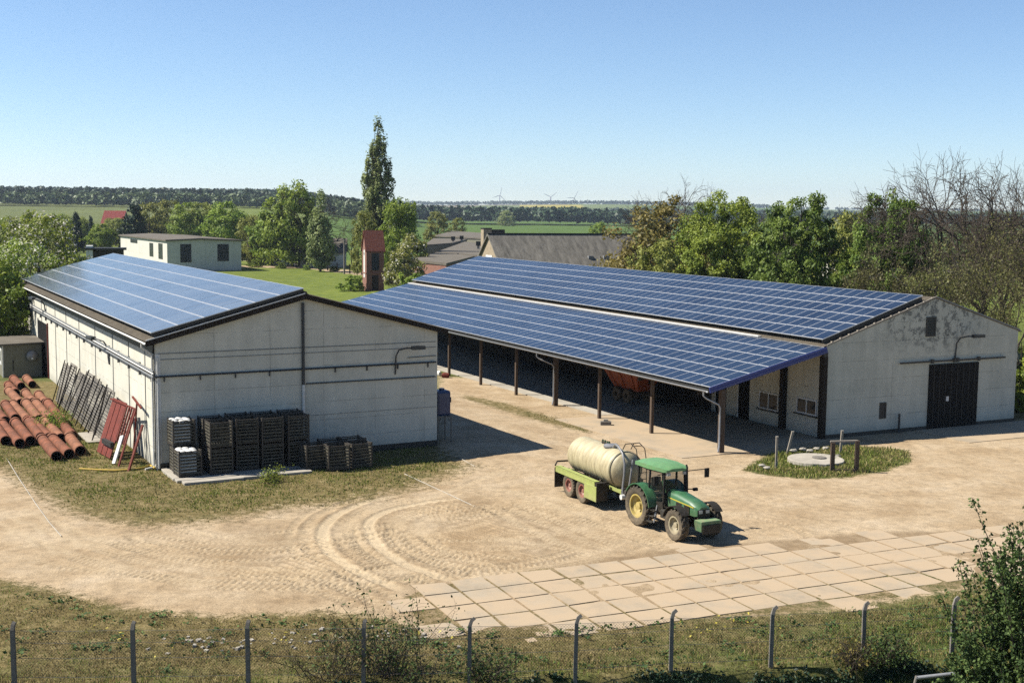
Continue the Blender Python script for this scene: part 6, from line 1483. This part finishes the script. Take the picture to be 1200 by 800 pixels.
# ---- big bush at the right, near the camera
def big_bush():
    r = np.random.RandomState(61); base = G(1228, 830); base = Vector((14.3, 32.0, hz(14.3, 32.0)))
    segs = []; C = []; OD = []
    ns = 420
    for i in range(ns):
        a = r.rand()*2*pi; el = radians(r.uniform(25, 89)); L = 1/sqrt((cos(el)/2.95)**2+(sin(el)/7.3)**2)*r.uniform(.45, 1.04); 
        d = np.array([cos(a)*cos(el), sin(a)*cos(el)*.85, sin(el)]); p = np.array([r.normal()*.35, r.normal()*.35, 0.]); pts = [p.copy()]; dd = d.copy(); n = 9
        for k in range(n):
            dd = dd+r.normal(size=3)*.055; dd[2] += .03; dd /= np.linalg.norm(dd); p = p+dd*L/n; pts.append(p.copy())
        segs.append((pts, [.028*(1-k/(n+1))+.005 for k in range(n+1)]))
        P = np.array(pts)
        t = np.concatenate([r.uniform(.15, 1, 64), r.uniform(.6, 1, 22)]); idx = t*n; k0 = np.minimum(idx.astype(int), n-1); f = (idx-k0)[:, None]; Q_ = P[k0]*(1-f)+P[k0+1]*f
        # short side shoots carry small leaf clusters
        for q in Q_:
            s_ = r.normal(size=3); s_ /= np.linalg.norm(s_); e = q+s_*r.uniform(.02, .26); m_ = r.randint(3, 6)
            C.append(e+r.normal(size=(m_, 3))*.045); OD.append(np.repeat(s_[None], m_, 0))
    C = np.concatenate(C); OD = np.concatenate(OD); tone = r.rand(len(C))
    red = (r.rand(len(C)) < .01); 
    lm = leaf_mesh('leaves', C, .074, r, ['leaf_hedge', 'leaf_ochre'], tone, .5, OD*.5, 1.35, midx=red.astype(int))
    mk('big_bush', 'big leafy bush with upright shoots in the lower right corner', 'bush', base, 0, [('leaves', lm), ('branches', tubes_mesh('branches', segs, 'twig'))])
big_bush()
# ---- twiggy weeds and small bushes by the fence
def thicket(label, px, py, w_, h_, nst, leaves, seed, mat='leaf_hedge', name='thorn_bush', spread=1.):
    r = np.random.RandomState(seed); b = G(px, py); b.z = hz(b.x, b.y); segs = []; C = []
    for i in range(nst):
        p = np.array([r.normal()*w_*.2, r.normal()*.35, 0.]); d = np.array([r.normal()*.7*spread, r.normal()*.4, 1.]); d /= np.linalg.norm(d); L = h_*r.uniform(.5, 1.15); pts = [p]; n = 6
        for k in range(n): d = d+r.normal(size=3)*.16; d /= np.linalg.norm(d); p = p+d*L/n; pts.append(p)
        segs.append((pts, [.012*(1-k/(n+1))+.003 for k in range(n+1)]))
        for k in range(2, n+1):
            for _ in range(2): e = pts[k]+r.normal(size=3)*.22; segs.append(([pts[k], (pts[k]+e)/2+r.normal(size=3)*.03, e], [.005, .004, .002])); C.append(e)
            C.append(pts[k])
    C = np.array(C); L_ = C[r.randint(0, len(C), leaves)]+r.normal(size=(leaves, 3))*.09; L_[:, 2] = np.abs(L_[:, 2])
    mk(name, label, 'bush', b, 0, [('branches', tubes_mesh('branches', segs, 'twig')), ('leaves', leaf_mesh('leaves', L_, .06, r, [mat], r.rand(leaves), .4))])
thicket('wide dark thorn bush between two fence posts, left of centre', 452, 792, 3.0, 2.3, 50, 1700, 71)
thicket('thin leafless bush with arching stems left of the wide thorn bush', 385, 795, 2.0, 2.0, 26, 500, 72, 'leaf_olive')
thicket('low straggling bush at the foot of the fence right of the wide thorn bush', 570, 795, 1.5, 1.0, 26, 800, 73)
thicket('small leafy bush behind the fence left of the big bush', 1035, 775, 1.2, .85, 30, 1500, 74)
thicket('brownish twiggy bush at the foot of the fence post near the big bush', 1000, 780, 1.0, .95, 36, 500, 75, 'leaf_ochre')
thicket('weed clump growing in front of the lattice crates', 320, 565, .9, .7, 16, 700, 77, 'leaf_mid', 'weed_clump')
thicket('leafy climber on the slatted frames beside the shed wall', 112, 470, 1.2, 3.0, 22, 2600, 78, 'leaf_blossom', 'climbing_plant')
thicket('dark green weed clump between the pipes and slatted frames', 68, 505, 1.2, 1.2, 26, 1500, 79, 'leaf_mid', 'weed_clump')
# ---- grass: blades as real geometry where the ground is grassy
def interp(arr, x, y):
    i = np.clip(np.searchsorted(xs, x)-1, 0, nx-2); j = np.clip(np.searchsorted(ys, y)-1, 0, ny-2); return arr[j, i]
def grass(name, label, N, x0, x1, y0, y1, hgt, seed, mat, maxsand=.45, dens=None, wdt=.018, clump=1.0):
    r = np.random.RandomState(seed); x = r.uniform(x0, x1, N*3); y = r.uniform(y0, y1, N*3)
    s = interp(sand, x, y); l = interp(lush, x, y); nz = vnoise(x, y, .7, seed)+vnoise(x, y, 2.3, seed+1)*.8
    ok = (s+r.rand(len(x))*.3 < maxsand) & (nz*clump+r.rand(len(x))*.8 > .22)
    if dens is not None: ok &= dens(x, y, l, r)
    # not inside the pavement, buildings
    vL = (x-LO.x)*cos(LA)+(y-LO.y)*sin(LA); uL_ = -(x-LO.x)*sin(LA)+(y-LO.y)*cos(LA); ok &= ~((vL > -.1) & (vL < LWID+.1) & (uL_ > -.1) & (uL_ < LLEN))
    vR = (x-RO.x)*cos(RA)+(y-RO.y)*sin(RA); uR = -(x-RO.x)*sin(RA)+(y-RO.y)*cos(RA); ok &= ~((vR > -9.5) & (vR < RWID) & (uR > -.5) & (uR < RLEN))
    ok &= ~((inpoly(PAV, x, y) > .2) & (r.rand(len(x)) > .03))
    x = x[ok][:N]; y = y[ok][:N]; n = len(x); l = interp(lush, x, y); z = interp(HH, x, y)
    hh = hgt*(.45+r.rand(n))*(.5+.9*l)*(1+.6*np.clip(vnoise(x, y, 1.1, seed+3), -.5, .5)*2); a = r.rand(n)*6.28; ln = r.rand(n)*.7
    dx = np.cos(a)*wdt; dy = np.sin(a)*wdt; b2 = r.rand(n)*6.28; tx = np.cos(b2)*hh*ln; ty = np.sin(b2)*hh*ln
    co = np.stack([np.stack([x-dx, y-dy, z-.02], 1), np.stack([x+dx, y+dy, z-.02], 1), np.stack([x+tx+dx*.3, y+ty+dy*.3, z+hh], 1), np.stack([x+tx-dx*.3, y+ty-dy*.3, z+hh], 1)], 1).reshape(-1, 3)
    o = bpy.data.objects.new(name, npmesh(name, co, np.arange(n*4).reshape(n, 4), [mat], np.repeat(r.rand(n), 4))); COL.objects.link(o); tag(o, label, 'grass', kind='stuff')
grass('grass', 'short green grass blades around the yard and fence', 38000, -20, 22, 31, 48, .09, 81, 'grass_blade', dens=lambda x, y, l, r: r.rand(len(x)) < .25+l)
grass('dry_grass', 'dry straw-coloured grass in the rough strip beside the fence', 110000, -20, 22, 31, 50, .08, 82, 'dry_grass', dens=lambda x, y, l, r: r.rand(len(x)) > l*.8)
grass('long_grass', 'long lush grass on the bank below the wire fence', 50000, -4, 22, 31, 37, .28, 83, 'grass_blade', dens=lambda x, y, l, r: (y < FB(x)-.25) & (x > -6+r.rand(len(x))*8), wdt=.016)
grass('yard_grass', 'patchy grass around the crates, pipes and grass island', 70000, -34, 30, 54, 84, .13, 84, 'grass_blade', wdt=.03)
grass('yard_dry_grass', 'dry patchy grass around the crates and pipes', 36000, -34, 30, 50, 84, .11, 85, 'dry_grass', .55, wdt=.03)
grass('island_grass', 'tufted grass on the well island', 5000, 11, 24, 62, 73, .11, 86, 'grass_blade', wdt=.03)
grass('island_straw', 'dry straw among the grass of the well island', 5000, 11, 24, 62, 73, .09, 87, 'dry_grass', wdt=.03)
# band of dark low leaves along the foot of the fence
r = np.random.RandomState(95); n = 11000; x = r.uniform(-7, 15.5, n); d = r.normal(size=n)*.10-.1+.3*vnoise(x, x*0, 1.2, 96); k = (r.rand(n) < np.clip((x+7)/6, 0, 1)) & (vnoise(x, d*3, .5, 97) > -.3); x = x[k]; d = d[k]; y = FB(x)+.05+d; z = height(x, y)+r.rand(len(x))*.12
o = bpy.data.objects.new('ivy_mat', leaf_mesh('ivy_mat', np.stack([x, y, z], 1), .07, r, ['leaf_conifer'], r.rand(len(x)), .3)); COL.objects.link(o); tag(o, 'dark low foliage in a band along the foot of the wire fence', 'foliage', kind='stuff')
# broad-leaved weeds and dandelions in the rough strip
r = np.random.RandomState(91); C = []; 
for _ in range(260):
    x = r.uniform(-19, 17); y = r.uniform(35, 42); 
    if interp(sand, np.array([x]), np.array([y]))[0] > .4: continue
    z = hz(x, y); n = r.randint(8, 22); C.append(np.stack([x+r.normal(size=n)*.16, y+r.normal(size=n)*.16, z+.03+r.rand(n)*.1], 1))
C = np.concatenate(C); o = bpy.data.objects.new('broad_weeds', leaf_mesh('broad_weeds', C, .085, r, ['leaf_hedge'], r.rand(len(C)), 1.5)); COL.objects.link(o); tag(o, 'flat rosettes of broad-leaved weeds in the rough strip', 'weeds', kind='stuff')
C = []
for cx, cy, k in ((-7.2, 37.6, 16), (-2.2, 38.6, 10), (6, 38.8, 14), (-11, 36.8, 8), (7.6, 39.8, 14), (-12.5, 38, 8)):
    C.append(np.stack([cx+r.normal(size=k)*.6, cy+r.normal(size=k)*.4, .08+r.rand(k)*.05], 1))
C = np.concatenate(C); C[:, 2] += height(C[:, 0], C[:, 1]); o = bpy.data.objects.new('dandelions', leaf_mesh('dandelions', C, .07, r, ['stripe_yellow'], r.rand(len(C)), 2.)); COL.objects.link(o); tag(o, 'scattered yellow flowers in the rough strip', 'flowers', kind='stuff')
# pale rubble scattered near the fence
mb = MB()
for _ in range(80):
    k = r.randint(3); cx, cy, sx = ((-3.3, 38.3, 1.1), (-6.3, 38.0, 1.2), (-9.2, 37.4, .8), (-12, 43.5, 3.))[k]; x, y = cx+r.normal()*sx, cy+r.normal()*.5; s_ = r.uniform(.025, .08); z = hz(x, y)
    M_ = Matrix.Translation((x, y, z+s_*.4)) @ Matrix.Rotation(r.rand()*6, 4, 'Z') @ Matrix.Rotation(r.uniform(-.4, .4), 4, 'X'); mb.box(-s_, s_, -s_*.7, s_*.7, -s_*.5, s_*.5, 'concrete', M_)
tag(mb.build('rubble', bevel=0), 'pale crumbs of broken concrete scattered near the fence', 'rubble', kind='stuff')
# ---- air
HZ = NT('haze'); t_ = HZ.t; t_.nodes.remove(HZ.b); vol = t_.nodes.new('ShaderNodeVolumePrincipled'); vol.inputs['Color'].default_value = (.72, .84, 1, 1); vol.inputs['Density'].default_value = .00008; vol.inputs['Anisotropy'].default_value = .3
t_.links.new(vol.outputs[0], t_.nodes['Material Output'].inputs['Volume'])
mb = MB(); mb.box(-6900, 6900, -80, 7700, -3, 170, 'haze'); o = mb.build('haze'); tag(o, kind='stuff'); o['label'] = 'thin blue haze over the fields'; o['category'] = 'haze'
